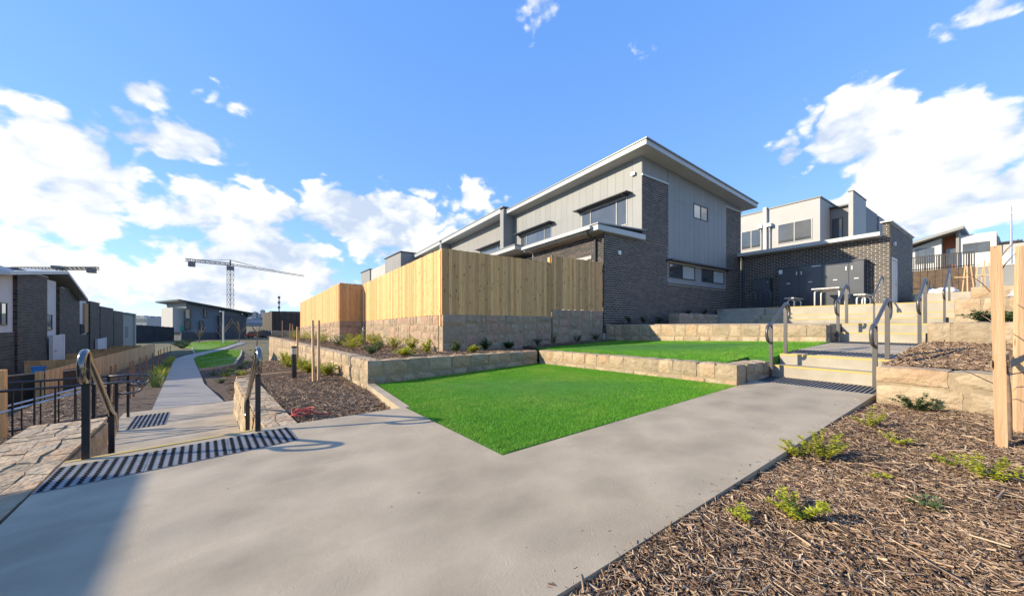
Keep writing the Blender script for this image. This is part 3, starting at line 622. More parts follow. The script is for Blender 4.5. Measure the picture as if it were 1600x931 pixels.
def blades(name, label, n, inside, zf, h, w, x0, x1, y0, y1, near=False):
    P = np.stack([nrg.uniform(x0, x1, n), nrg.uniform(y0, y1, n)], 1)
    pg = np.array(inside); ins = np.zeros(len(P), bool); j = len(pg) - 1
    for i in range(len(pg)):
        c = ((pg[i, 1] > P[:, 1]) != (pg[j, 1] > P[:, 1])); xi = (pg[j, 0] - pg[i, 0]) * (P[:, 1] - pg[i, 1]) / (pg[j, 1] - pg[i, 1] + 1e-12) + pg[i, 0]; ins ^= c & (P[:, 0] < xi); j = i
    P = P[ins]; n = len(P); z = np.array([zf(x, y) for x, y in P]); a = nrg.uniform(0, 2 * np.pi, n); le = nrg.normal(0, .5, (n, 2)) * h; hh = nrg.uniform(.6, 1.25, n) * h
    dx = np.cos(a) * w / 2; dy = np.sin(a) * w / 2; V = np.zeros((n, 3, 3)); V[:, 0] = np.stack([P[:, 0] - dx, P[:, 1] - dy, z], 1); V[:, 1] = np.stack([P[:, 0] + dx, P[:, 1] + dy, z], 1); V[:, 2] = np.stack([P[:, 0] + le[:, 0], P[:, 1] + le[:, 1], z + hh], 1)
    o = np_mesh(name, V.reshape(-1, 3), np.arange(n * 3).reshape(-1, 3), M_blade, rnd=nrg.random(n)); return tag(o, label, 'grass', None, 'stuff')
blades('grass', 'bright green artificial turf of the lower lawn beside the path', 330000, P_lawn1, zl1, .026, .0042, 1.4, 5.95, 2.5, 7.6)
blades('grass', 'bright green turf of the upper lawn between two stone walls', 110000, P_lawn2, zl2, .028, .006, 6.2, 9.96, 2.4, 8.3)
def far_blades(label, P, n, h, w):
    c = [(p.x, p.y) for p in P]; xs_ = [p[0] for p in c]; ys_ = [p[1] for p in c]
    ps = np.array([(p.x, p.y, 1) for p in P]); co = np.linalg.lstsq(ps, np.array([p.z for p in P]), rcond=None)[0]
    o = blades('grass', label, n, c, lambda x, y: zg(x, y) + .05, h, w, min(xs_), max(xs_), min(ys_), max(ys_)); o.data.materials[0] = M_lawnblade
M_lawnblade = mat('lawn_blades', (.20, .40, .02), (.13, .27, .014), rough=.6, scale=.8, rnd=.3, trans=.3)
far_blades('mown lawn patch inside the bend of the concrete path', LP1, 16000, .08, .03); far_blades('mown lawn patch beyond the bend of the concrete path', LP2, 16000, .10, .05)

def chips(name, label, P, z, lmin, lmax, wmul=1.0, tilt=.22, flat=1.0):
    """bark and wood splinters lying about"""
    n = len(P); Ls = lmin + (lmax - lmin) * nrg.random(n) ** 2.2; ws = Ls * nrg.uniform(.07, .22, n) * wmul + .003; ts = ws * nrg.uniform(.25, .7, n)
    yaw = nrg.normal(.9, 1.0, n); pit = nrg.normal(0, tilt, n); rol = nrg.normal(0, .5, n)
    cy, sy, cp, sp = np.cos(yaw), np.sin(yaw), np.cos(pit), np.sin(pit); ux = np.stack([cy * cp, sy * cp, sp], 1); vx = np.stack([-sy, cy, np.zeros(n)], 1); wx = np.cross(ux, vx)
    v2 = vx * np.cos(rol)[:, None] + wx * np.sin(rol)[:, None]; w2 = np.cross(ux, v2); c = np.stack([P[:, 0], P[:, 1], z + nrg.uniform(.0, .022, n) * flat + np.abs(np.sin(pit)) * Ls * .3], 1)
    V = np.zeros((n, 6, 3)); k = 0
    for su in (-1, 1):
        tp = nrg.uniform(.25, 1, n)[:, None]
        for sv, sw in ((-1, -1), (1, -1), (0, 1)):
            V[:, k] = c + ux * (su * Ls / 2)[:, None] * nrg.uniform(.85, 1.1, (n, 1)) + v2 * (sv * ws / 2)[:, None] * tp + w2 * (sw * ts / 2)[:, None] * tp; k += 1
    q = np.array([(0, 3, 4, 1), (1, 4, 5, 2), (2, 5, 3, 0)]); F = (np.arange(n)[:, None, None] * 6 + q[None]).reshape(-1, 4)
    o = np_mesh(name, V.reshape(-1, 3), F, M_chip, rnd=np.repeat(nrg.random(n), 3)); return tag(o, label, 'mulch', None, 'stuff')
def scat(n, x0, x1, y0, y1, keep=None):
    P = np.stack([nrg.uniform(x0, x1, n), nrg.uniform(y0, y1, n)], 1)
    if keep is not None: P = P[np.array([keep(x, y) for x, y in P])]
    return P
def chipbed(label, P, zf, l0_, l1_, **kw): chips('mulch', label, P, np.array([zf(x, y) for x, y in P]), l0_, l1_, **kw)
P = np.concatenate([scat(62000, .96, 3.4, -1.0, 1.14), scat(42000, 2.6, 6.3, -.6, 1.14)])
chipbed('shredded wood mulch covering the foreground bed right of the path', P, zb1, .008, .062)
chipbed('long pale splinters strewn over the foreground mulch bed', np.concatenate([scat(1100, .96, 4, -1, 1.13), scat(650, 3, 6.3, -.8, 1.13)]), lambda x, y: zb1(x, y) + .018, .06, .17, wmul=.42, tilt=.12)
chipbed('dark bark flakes among the foreground mulch', np.concatenate([scat(2600, .96, 3.6, -1, 1.13), scat(1600, 3, 6.3, -.8, 1.13)]), lambda x, y: zb1(x, y) + .006, .02, .06, wmul=2.4, tilt=.2)
chipbed('loose mulch bits spilled onto the concrete edge', np.concatenate([scat(140, 1.0, 6.2, 1.15, 1.24), scat(60, 1.0, 6.2, 1.15, 1.5)]), lambda x, y: zs(x, y) + .0, .01, .04, tilt=.05, flat=.15)
inbed = lambda x, y: ab(x, y)[1] > .33 - .012 * ab(x, y)[0] and y > 4.98 and x < 1.36 - .09 * max(0, y - 7.3)
P = scat(30000, -1.2, 1.36, 4.98, 11, inbed); chipbed('shredded brown mulch in the bed between the lower stairs and lawn', P, lambda x, y: zg(x, y) + .025, .02, .09)
chipbed('sparse brown mulch along the foot of the long stone wall', scat(30000, -4, 1.3, 11, 26, lambda x, y: ab(x, y)[1] > .4 and x < 1.25 - .1 * (y - 7.3)), lambda x, y: zg(x, y) + .025, .05, .16)
chipbed('brown mulch between the lower landing path and pale fence', scat(60000, -9, 0, 6.5, 30, lambda x, y: (ab(x, y)[1] < -2.1 - .02 * ab(x, y)[0] and -Vector((x, y)).dot(BV) < 4.0 and ab(x, y)[0] > 2.5)), lambda x, y: zg(x, y) + .025, .05, .16)
chipbed('brown mulch right of the curving lower path', scat(40000, -6, 1, 10.3, 26, lambda x, y: .05 < ab(x, y)[1] < 1.6 and ab(x, y)[0] > 5.6), lambda x, y: zg(x, y) + .025, .05, .15)
P = np.concatenate([scat(15000, 1.6, 5.9, 7.65, 8.75), scat(9000, .9, 3.4, 8.6, 18, lambda x, y: x > 1.8 - .09 * (y - 7.3))]); chipbed('coarse mulch in the raised bed under the timber fence', P, zb5, .03, .10)
chipbed('dry mulch in the raised bed beside the landing', scat(15000, 6.7, 10.3, -.6, 1.1), zb2, .03, .13)
chipbed('dark mulch strip at the foot of the fence wall', scat(4000, 6.3, 9.9, 8.25, 8.75), lambda x, y: zl2(x, 8.2) + .03, .03, .1)

# ------------------------------------------------------------------ stone walls
lm = lambda a, b, L: (lambda s: a + (b - a) * s / L)
stone_wall('stone_wall', 'low sandstone wall closing the back of the lower lawn', (1.36, 7.30), (5.88, 7.57), .34, lm(-.02, .14, 4.5), .535, rows=(.46, .54), lens=(.3, .62))
stone_wall('stone_wall', 'long sandstone wall running away from the lawn corner towards the crane', (-1.0, 30.6), (1.36, 7.66), .34, lambda s: zg(-1.0 + 2.36 * s / 23, 30.6 - 23 * s / 23) - .05, lm(.36, .535, 23), rows=(.3, .36, .34), lens=(.3, .62))
t = stone_wall('stone_wall', 'sandstone wall between lower and upper lawn beside the lower steps', (5.9, 7.58), (5.9, 2.52), .34, lm(.14, .27, 5), lm(.545, .625, 5), rows=(.38, .62), lens=(.24, .44))
stone_wall('', '', (6.26, 2.52), (7.1, 2.50), .34, .28, .625, rows=(.45, .55), lens=(.25, .42), parent=t)
t = stone_wall('stone_wall', 'sandstone wall behind the upper lawn below the terrace', (9.96, 8.74), (9.96, 2.46), .34, lm(.62, .86, 6.2), 1.255, rows=(.40, .60), lens=(.28, .5))
stone_wall('', '', (10.31, 2.46), (10.86, 2.44), .34, .86, 1.25, rows=(.45, .55), lens=(.25, .42), parent=t)
stone_wall('stone_wall', 'sandstone block wall right of the lower steps behind the staked sapling', (6.3, 1.10), (6.3, -3.2), .36, .25, .73, rows=(.14, .46, .40), lens=(.3, .8), rough=.010)
stone_wall('stone_wall', 'sandstone block wall right of the middle steps', (10.3, 1.10), (10.3, -3.2), .34, .86, 1.30, rows=(.2, .8), lens=(.25, .7), rough=.010)
stone_wall('stone_wall', 'sandstone block wall right of the terrace, third up the slope', (13.0, .98), (13.0, -3.5), .34, 1.2, 1.86, rows=(.45, .55), lens=(.3, .75), rough=.010)
stone_wall('stone_wall', 'sandstone block wall below the white bags, topmost of the terraces', (16.5, .95), (16.5, -4), .34, 1.7, 2.34, rows=(.5, .5), lens=(.4, .9), rough=.010)
t = stone_wall('stone_wall', 'grey random stone base wall under the pale fence corner', (3.54, 8.76), (7.4, 8.76), .3, .48, 1.54, m=M_stone_g, ashlar=True)
stone_wall('', '', (7.41, 8.76), (9.87, 8.76), .3, .52, 1.77, m=M_stone_g, ashlar=True, parent=t)
stone_wall('', '', (3.15, 17.9), (3.54, 9.08), .3, lm(.40, .48, 9), lm(1.43, 1.54, 9), m=M_stone_g, ashlar=True, parent=t)
t = stone_wall('stone_wall', 'grey stone base wall under the far stepped-out fence', (2.1, 17.8), (3.14, 17.9), .3, .38, 1.42, m=M_stone_g, ashlar=True)
stone_wall('', '', (.9, 30), (2.1, 18.12), .3, lm(.26, .38, 12), lm(1.07, 1.42, 12), m=M_stone_g, ashlar=True, parent=t)
stone_wall('planter_wall', 'small stone planter against the dark brick end wall', (13.2, 7.75), (16.3, 7.75), .5, 1.25, 1.72, m=M_stone_g, rows=(.5, .5), lens=(.3, .55))
# lower stairs cheek walls with flagged tops
def flags(parent, fn, na, nb, th=.035, m=M_stone):
    g_ = [[(i / na + (rng.uniform(-.3, .3) / na if 0 < i < na else 0), j / nb + (rng.uniform(-.28, .28) / nb if 0 < j < nb else 0)) for j in range(nb + 1)] for i in range(na + 1)]
    for i in range(na):
        for j in range(nb):
            q = [g_[i][j], g_[i + 1][j], g_[i + 1][j + 1], g_[i][j + 1]]; cx = sum(p[0] for p in q) / 4; cy = sum(p[1] for p in q) / 4
            q = [(cx + (p[0] - cx) * .955, cy + (p[1] - cy) * .95) for p in q]; P = [fn(*p) for p in q]; dz = rng.uniform(-.008, .008)
            ar = sum(P[k].x * P[(k + 1) % 4].y - P[(k + 1) % 4].x * P[k].y for k in range(4))
            if ar < 0: P = P[::-1]
            b = MB(); b.hexa([p - Vector((0, 0, th)) for p in P] + [p + Vector((0, 0, dz + rng.uniform(-.004, .004))) for p in P]); b.build('flagstone', m, parent)
a0, a1 = lf(5.3, 0), lf(.03, 0)
t = stone_wall('stair_wall', 'sandstone cheek wall right of the lower stairs', (a0.x, a0.y), (a1.x, a1.y), .38, -.85, -.05, rows=(.33, .33, .34), lens=(.3, .6))
flags(t, lambda s, v: Vector((*lf(.05 + 5.2 * s, .02 + .34 * v), .005 - .012 * s)), 22, 2)
a0, a1 = lf(-4.2, -1.47), lf(2.1, -1.47)
t = stone_wall('stair_wall', 'flagged sandstone cheek wall left of the lower stairs, nearest the camera', (a0.x, a0.y), (a1.x, a1.y), .62, -.85, -.05, rows=(.33, .33, .34), lens=(.3, .6))
flags(t, lambda s, v: Vector((*lf(-4.2 + 6.3 * s, -1.485 - .62 * v), .0)), 30, 4)

# ------------------------------------------------------------------ steps
def steps(name, label, P, first, last_top):
    """P: list of (outline, z_bottom, z_top, (p, q) front edge)"""
    t = thing(name, label, 'steps', (*P[0][0][0], P[0][1]))
    for (o, z0, z1, edge) in P:
        b = MB(); b.prism(o, z0, z1); s = b.build('step', M_conc_pale, t)
        if edge:
            p, q, inn = Vector(edge[0]), Vector(edge[1]), Vector(edge[2]); e = MB(); n = inn.normalized() * .055
            a = [p - n * .06, q - n * .06, q + n, p + n]; e.prism([tuple(v) for v in a], z1 - .025, z1 + .004); e.build('nosing', M_yellow, s)
    return t
def xstep(x0, x1, y0, y1, z0, z1, nose=True): return ([(x0, y0), (x1, y0), (x1, y1), (x0, y1)], z0, z1, ((x0, y0), (x0, y1), (1, 0)) if nose else None)
steps('concrete_steps', 'lower pair of concrete steps with yellow nosings beside the lower lawn', [xstep(7.125, 7.46, 1.13, 2.49, .2, .545), xstep(7.46, 7.60, 1.13, 2.49, .3, .7205 + .003)], 0, 0)
steps('concrete_steps', 'middle pair of concrete steps with yellow nosings above the landing', [xstep(10.53, 10.86, 1.13, 2.42, .6, 1.075), xstep(10.86, 11.0, 1.13, 2.42, .7, 1.270)], 0, 0)
steps('concrete_steps', 'wide pale bleacher steps below the brick meter building', [xstep(17.0, 17.42, 1.25, 6.5, 1.1, 1.47), xstep(17.42, 17.84, 1.25, 6.5, 1.1, 1.655), xstep(17.84, 18.3, 1.25, 6.5, 1.1, 2.003)], 0, 0)
steps('concrete_steps', 'grey concrete steps in shade beside the planter and brick wall', [xstep(16.35, 16.8, 6.52, 8.2, 1.1, 1.47, False), xstep(16.8, 17.25, 6.52, 8.2, 1.1, 1.645, False), xstep(17.25, 17.7, 6.52, 8.2, 1.1, 1.82, False), xstep(17.7, 18.3, 6.52, 8.2, 1.1, 2.003, False)], 0, 0)
P = []
for k in range(3):
    a0, a1 = .3 * k, .3 * (k + 1); z1 = .015 - .204 * (k + 1)
    P.append((lfz([(a0, -1.46), (a0, -.005), (a1, -.005), (a1, -1.46)]), -1.0, z1, (tuple(lf(a1, -1.46)), tuple(lf(a1, -.005)), tuple(-AV))))
steps('concrete_steps', 'concrete steps going down to the curving path on the left', P, 0, 0)
b = MB(); q = lfz([(-.05, -1.45), (.0, -1.45), (.0, -.02), (-.05, -.02)]); b.prism(q[::-1], -.1, lambda x, y: zs(x, y) + .004); tag(b.build('step_nosing', M_yellow), kind='structure')

# ------------------------------------------------------------------ tactile strips
def tactile(name, label, o, u, v, Lg, dp, zf, tiles, rows, per, bars=False):
    o = Vector(o); u = Vector(u).normalized(); v = Vector(v).normalized(); t = thing(name, label, 'tactile strip', (o.x, o.y, zf(o.x, o.y)))
    for k in range(tiles):
        a, e = Lg * k / tiles + .002, Lg * (k + 1) / tiles - .002; c = [o + u * a, o + u * e, o + u * e + v * dp, o + u * a + v * dp]
        if (u.x * v.y - u.y * v.x) < 0: c = c[::-1]
        b = MB(); b.prism([tuple(p) for p in c], lambda x, y: zf(x, y) - .03, lambda x, y: zf(x, y) + .006); tl = b.build('tile', M_tact, t); d = MB()
        for i in range(rows):
            s = a + (e - a) * (i + .5) / rows
            for j in range(per):
                w = dp * (j + .5) / per; q = o + u * s + v * w; z = zf(q.x, q.y) + .006; ru = (e - a) / rows * .30; rv = dp / per * (.36 if not bars else .5)
                V_ = [(q + u * (math.cos(A) * ru) * k_ + v * (math.sin(A) * rv) * k_, h_) for k_, h_ in ((1, 0), (.75, .006)) for A in [math.pi / 4 * m_ for m_ in range(8)]]
                d.add([(p.x, p.y, z + h_) for p, h_ in V_], [tuple(range(8, 16))] + [(m_, (m_ + 1) % 8, 8 + (m_ + 1) % 8, 8 + m_) for m_ in range(8)])
        d.build('studs', M_dot, tl, kind='stuff')
    return t
tactile('tactile_strip', 'grey studded tactile strip across the top of the left stairs', lf(-.80, -1.46), BV, AV, 1.68, .6, zs, 3, 9, 12)
tactile('tactile_strip', 'studded tactile strip on the lower landing beside the looped rails', lf(4.98, -1.66), BV, AV, .55, 1.35, lambda x, y: -.80, 1, 8, 24, True)
tactile('tactile_strip', 'dark tactile strip on the path at the foot of the lower steps', (6.48, 1.14), (0, 1), (1, 0), 1.34, .55, zs, 2, 14, 8, True)
tactile('tactile_strip', 'dark tactile strip on the landing above the lower steps', (7.66, 1.14), (0, 1), (1, 0), 1.34, .55, lambda x, y: .72 + .05 * (x - 7.4), 2, 13, 8, True)
tactile('tactile_strip', 'thin-looking tactile strip at the foot of the middle steps', (9.9, 1.14), (0, 1), (1, 0), 1.26, .5, lambda x, y: .72 + .05 * (x - 7.4), 2, 13, 8, True)

# ------------------------------------------------------------------ handrails
def handrail(label, lo, hi, h=.92, m=M_rail, mr=None, pw=.05, r=.024, loop=.30, group='looped steel handrails'):
    lo = Vector(lo); hi = Vector(hi); u = (hi - lo); u.z = 0; u.normalize(); up = Vector((0, 0, 1)); t = thing('handrail', label, 'handrail', lo, group); mr = mr or m
    for p in (lo, hi):
        b = MB(); q = u.cross(up); a = [p + q * pw / 2 * s1 + u * .016 * s2 for s1, s2 in ((-1, -1), (1, -1), (1, 1), (-1, 1))]
        ar = sum(a[k].x * a[(k + 1) % 4].y - a[(k + 1) % 4].x * a[k].y for k in range(4)); a = a if ar > 0 else a[::-1]
        b.hexa([v - up * .05 for v in a] + [v + up * (h - .02) for v in a]); b.build('post', m, t)
        b = MB(); a2 = [p + (v - p) * 2.2 for v in a]; b.hexa([v - up * .01 for v in a2] + [v + up * .012 for v in a2]); b.build('base_plate', m, t)
    prof = [(0, -loop), (.05, -loop), (.10, -loop + .015), (.145, -loop + .05), (.17, -loop + .11), (.17, -.11), (.145, -.05), (.10, -.015), (.05, 0), (0, 0)]
    pts = [lo + up * (h + z) - u * s for s, z in prof] + [lo + (hi - lo) * f + up * h for f in (.2, .5, .8)] + [hi + up * (h + z) + u * s for s, z in prof[::-1]]
    b = MB(); b.tube(pts, r, 10); b.build('rail', mr, t, smooth=True); return t
handrail('grey steel handrail left of the lower steps, beside the lower lawn', (6.93, 2.44, .33), (7.56, 2.44, .71))
handrail('grey steel handrail right of the lower steps, at the stone wall end', (6.93, 1.20, .33), (7.56, 1.18, .71))
handrail('grey steel handrail left of the middle steps', (10.3, 2.36, .86), (10.95, 2.36, 1.26))
handrail('grey steel handrail right of the middle steps', (10.3, 1.18, .86), (10.95, 1.18, 1.26))
handrail('thin grey handrail left on the wide bleacher steps', (16.9, 2.95, 1.29), (18.05, 2.95, 2.0), h=1.0)
handrail('thin grey handrail right on the wide bleacher steps', (16.9, 1.44, 1.29), (18.05, 1.44, 2.0), h=1.05)
p, q = lf(1.15, -1.33), lf(-.03, -1.33); handrail('black handrail with bronze looped top left of the lower stairs', (p.x, p.y, -.8), (q.x, q.y, .0), h=1.0, m=M_black, mr=M_chrome, r=.028, loop=.27)
p, q = lf(1.15, -.06), lf(-.1, -.06); handrail('black handrail with bronze looped top right of the lower stairs', (p.x, p.y, -.8), (q.x, q.y, -.01), h=.98, m=M_black, mr=M_chrome, r=.028, loop=.27)

# balustrades of the side stairs going down to the left
def balustrade(label, a, b0, b1, sl):
    z0 = -.80; t = thing('balustrade', label, 'balustrade', (*lf(a, b0), z0), 'balustrades of the side stairs'); top = .13
    P0 = Vector((*lf(a, b0), 0)); P1 = Vector((*lf(a, b1), 0)); n = int((P0 - P1).length / .22)
    b = MB(); b.tube([(P0.x, P0.y, top), (P1.x, P1.y, top)], .022, 8); b.build('top_rail', M_black, t, smooth=True)
    b = MB(); b.tube([(P0.x, P0.y, z0 + .1), (P1.x, P1.y, z0 - .18)], .018, 8); b.build('bottom_rail', M_black, t, smooth=True)
    for i in range(n + 1):
        p = P0 + (P1 - P0) * i / n; zz = z0 + .1 - .28 * i / n; b = MB(); w = .024 if i in (0, n) else .009; b.box(p.x - w, p.x + w, p.y - w, p.y + w, zz - (.35 if i in (0, n) else 0), top); b.build('post' if i in (0, n) else 'baluster', M_black, t)
    s0 = P0 + (P1 - P0) * .02; b = MB(); off = Vector((*(AV * .06 * sl), 0))
    b.tube([s0 + off + Vector((0, 0, top - .1)), P1 + off + Vector((0, 0, -.95))], .02, 8); b.build('sloping_rail', M_galv, t, smooth=True)
    # looped end over the landing
    c = [(0, 0), (.35, 0), (.52, -.0), (.60, -.05), (.62, -.12), (.58, -.19), (.5, -.22), (.3, -.22)]
    b = MB(); b.tube([Vector((*lf(a, b0 + s), top + z)) for s, z in c], .02, 8); b.build('rail_loop', M_rail, t, smooth=True)
    q = lf(a, b0 + .28); b = MB(); b.box(q.x - .02, q.x + .02, q.y - .02, q.y + .02, z0, top - .01); b.build('post', M_black, t)
balustrade('black steel balustrade on the near side of the descending side stairs', 5.0, -2.05, -5.6, 1)
balustrade('black steel balustrade on the far side of the descending side stairs', 6.35, -2.05, -5.6, -1)
P = []
for k in range(5):
    b1 = -1.92 - .34 * k; P.append((lfz([(5.06, b1 - .34), (5.06, b1), (6.3, b1), (6.3, b1 - .34)])[::-1][::-1], -2.6, -.80 - .17 * (k + 1), None))
steps('concrete_steps', 'side stairs dropping left between the black balustrades', P, 0, 0)
b = MB(); b.prism(lfz([(4.3, -5.4), (4.3, -1.75), (4.92, -1.75), (4.92, -5.4)]), -2.4, -1.02); tag(b.build('stair_kerb', M_conc_pale), 'pale concrete kerb wall beside the side stairs', 'kerb')

# ------------------------------------------------------------------ timber fence round the corner garden
t = thing('timber_fence', 'tall pale pine paling fence on the stone base wall, nearest corner', 'fence', (3.54, 8.78, 1.54))
paling_fence(t, (3.545, 8.80), (7.40, 8.80), 1.52, 1.80, .098, M_pine)
paling_fence(t, (7.405, 8.80), (9.86, 8.80), 1.76, 1.80, .098, M_pine)
paling_fence(t, (3.16, 17.88), (3.545, 8.825), lm(1.42, 1.52, 9), 1.80, .098, M_pine)
t = thing('timber_fence', 'far pine paling fence stepping out behind the stakes', 'fence', (2.1, 17.8, 1.42))
paling_fence(t, (2.12, 17.84), (3.13, 17.94), 1.40, 1.80, .098, M_pine_o); paling_fence(t, (.92, 30), (2.12, 17.87), lm(1.05, 1.40, 12), 1.80, .098, M_pine)
t = thing('timber_fence', 'dark paling fence beyond the far end of the pale fence', 'fence', (-.5, 33, 0)); paling_fence(t, (-.9, 34), (2.6, 34), .75, 1.6, .14, M_oldfence); paling_fence(t, (-1.9, 42), (-.9, 34.02), .75, 1.6, .14, M_oldfence)
stone_wall('stone_wall', 'low pale stone wall under the distant dark fence', (-.95, 33.8), (2.6, 33.8), .3, .0, .75, rows=(.5, .5), lens=(.5, .9))

# ------------------------------------------------------------------ the near townhouse
def sloped(mb, x0, x1, y0, y1, zb0, zb1, zt0, zt1):
    mb.hexa([(x0, y0, zb0), (x1, y0, zb1), (x1, y1, zb1), (x0, y1, zb0), (x0, y0, zt0), (x1, y0, zt1), (x1, y1, zt1), (x0, y1, zt0)])
H = thing('townhouse', 'two-storey grey clad townhouse with dark brick end wall and skillion roof', 'house', (9.9, 8.76, 1))
b = MB(); b.box(9.92, 20.88, 8.77, 13.2, .5, 4.72); b.build('wall', M_mortar, H)
b = MB(); b.box(10.6, 12.2, 13.2, 18.15, .5, 4.72); b.build('wall', M_mortar, H)
b = MB(); sloped(b, 12.21, 20.88, 8.77, 18.15, 4.72, 4.72, 8.2, 7.62); b.build('upper_wall', M_clad2, H)
FE = Face((9.9, 8.77), (20.9, 8.77), (0, -1)); FL = Face((9.91, 8.77), (9.91, 13.2), (-1, 0)); FU = Face((12.2, 8.77), (12.2, 18.15), (-1, 0))
strip = (4.1, 9.3, 3.05, 9.0)
brickwork(H, FE, 0, 10.99, .93, 4.70, [strip], keep=300, zfree=1.25)
for u0, u1 in ((2.3, 4.1), (9.3, 10.99)): mb = MB(); FE.box(mb, u0, u1, 4.70, 7.4, .0, .012); mb.build('pier', M_mortar, H)
FP = Face((9.9, 8.758), (20.9, 8.758), (0, -1)); brickwork(H, FP, 2.3, 4.1, 4.70, 7.36, keep=0); brickwork(H, FP, 9.3, 10.99, 4.70, 7.36, keep=0)
for u0, u1 in ((2.28, 4.12), (9.28, 11.0)):
    c = MB(); FE.box(c, u0, u1, 7.36, 7.44, -.02, .05); c.build('pier_cap', M_fascia, H)
ztop = lambda u: 8.2 - .58 * (u - 2.3) / 8.7
small = (6.15, 7.45, 6.28, 6.98)
panels(H, FE, 4.1, 9.3, 4.12, 8.2, .43, M_clad, [small], zsplit=6.80, ztop=ztop, off=(0, .03))
panels(H, FE, 2.3, 4.1, 7.45, 8.2, .6, M_clad, ztop=ztop); panels(H, FE, 9.3, 10.98, 7.45, 8.2, .6, M_clad, ztop=ztop)
b = MB(); FE.box(b, 4.1, 9.3, 3.08, 3.32, 0, .012); FE.box(b, 4.1, 4.18, 3.32, 4.0, 0, .012); FE.box(b, 6.3, 6.9, 3.32, 4.0, 0, .012); FE.box(b, 9.1, 9.3, 3.32, 4.0, 0, .012); b.build('window_surround', M_clad, H)
b = MB(); FE.box(b, 4.08, 9.32, 3.03, 3.08, -.02, .03); b.build('sill', M_frame, H)
b = MB(); FE.box(b, 4.0, 9.5, 4.04, 4.10, 0, .28); b.build('sun_hood', M_frame, H)
window(H, FE, 4.18, 6.3, 3.32, 3.98, (.5,), [M_glass, M_blind]); window(H, FE, 6.9, 9.1, 3.32, 3.98, (.5,), [M_glass, M_blind])
window(H, FE, *small, (.5,), [M_blind, M_glass], depth=.045)
w1 = (.72, 3.40, 5.52, 6.72); w2 = (5.7, 8.65, 5.52, 6.72)
panels(H, FU, 0, 9.38, 4.75, 8.2, .45, M_clad, [w1, w2], zsplit=6.80)
window(H, FU, *w1, (.21, .785), [M_glassl, M_glassl, M_glassl][:3], fm=M_framel, hood=.42); window(H, FU, *w2, (.21, .785), [M_glassl] * 3, fm=M_framel, hood=.42)
lw = (.8, 2.5, 2.4, 3.80); brickwork(H, FL, 0.0, 4.4, 1.9, 4.65, [lw], keep=0)
window(H, FL, *lw, (.5,), [M_glassl, M_glassl], fm=M_framel)
b = MB(); FL.box(b, .6, 2.7, 3.80, 3.92, 0, .03); b.build('lintel', M_lgrey, H)
b = MB(); sloped(b, 11.6, 21.4, 8.15, 18.3, 8.22, 7.60, 8.42, 7.80); b.build('roof_fascia', M_fascia, H)
b = MB(); sloped(b, 11.62, 21.38, 8.17, 18.28, 8.21, 7.59, 8.22, 7.60); b.build('soffit', M_soffit, H)
b = MB(); sloped(b, 11.56, 21.44, 8.10, 18.3, 8.42, 7.80, 8.47, 7.85); b.build('roof', M_roof, H)
b = MB(); b.box(9.44, 12.24, 8.62, 13.25, 4.70, 4.90); b.build('porch_fascia', M_fascia, H)
b = MB(); sloped(b, 9.40, 12.2, 8.58, 13.3, 4.90, 5.05, 4.95, 5.10); b.build('porch_roof', M_roof, H)
b = MB(); b.box(9.47, 12.2, 8.64, 13.2, 4.685, 4.70); b.build('porch_soffit', M_soffit, H)
b = MB(); b.box(9.30, 9.43, 8.9, 13.25, 4.76, 4.88); b.build('gutter', M_fascia, H)
b = MB(); b.tube([(9.36, 9.13, 4.76), (9.4, 9.13, 4.62), (9.84, 9.13, 4.5), (9.85, 9.13, 2.0)], .045, 8); b.build('downpipe', M_frame, H)
b = MB(); b.box(9.5, 12.2, 14.1, 18.1, 5.0, 5.2); b.build('porch_fascia', M_fascia, H); b = MB(); b.box(9.46, 12.2, 14.05, 18.1, 5.2, 5.24); b.build('porch_roof', M_roof, H)
FB = Face((10.59, 13.2), (10.59, 18.1), (-1, 0)); brickwork(H, FB, 0, 4.9, 3.2, 4.7)
FB2 = Face((9.92, 13.21), (10.6, 13.21), (0, 1))
def disc(parent, name, c, n, r, th, m):
    b = MB(); c = Vector(c); n = Vector(n); b.tube([c, c + n * th], r, 12); return b.build(name, m, parent)
p = FE.pt(.85, 4.02, .01); disc(H, 'wall_light', p, (0, -1, 0), .085, .06, M_whitepaint)
p = FU.pt(.35, 7.55, .012); b = MB(); FU.box(b, .28, .46, 7.48, 7.60, .012, .12); b.build('security_camera', M_galv, H)

U2 = thing('townhouse', 'second grey townhouse along the fence with projecting frame and window hood', 'house', (11.4, 18.1, 1))
def unit(U, y0, y1, win, first):
    b = MB(); b.box(12.25, 20, y0 + .05, y1 - .01, .5, 8.4); b.build('wall', M_clad2, U)
    F = Face((12.24, y0), (12.24, y1), (-1, 0)); holes = [win] if win else []
    panels(U, F, .4, y1 - y0 - .02, 4.8, 8.34, .9, M_clad2, holes, zsplit=6.8)
    if win: window(U, F, *win, (.21, .785), [M_glassl] * 3, fm=M_framel, hood=.42)
    b = MB(); b.box(11.4, 12.26, y0, y0 + .4, 4.7, 8.5); b.build('blade_wall', M_clad, U)
    b = MB(); b.box(11.4, 12.26, y0 + .4, y1 - .01, 8.34, 8.62); b.build('roof_fascia', M_fascia, U)
    b = MB(); b.box(11.36, 20, y0, y1 - .02, 8.62, 8.68); b.build('roof', M_roof, U)
    b = MB(); b.box(9.6, 12.2, y0 + .5, y1 - 2, 5.0, 5.2); b.build('porch_roof', M_fascia, U)
    b = MB(); b.box(10.2, 12.2, y0 + .5, y1 - 2.2, .5, 5.0); b.build('porch_wall', M_brick, U)
unit(U2, 18.2, 28.4, (1.4, 4.5, 5.52, 6.72), True)
U3 = thing('townhouse', 'third grey townhouse along the fence, its wall mostly hidden', 'house', (11.4, 28.5, 1)); unit(U3, 28.45, 36.2, None, False)
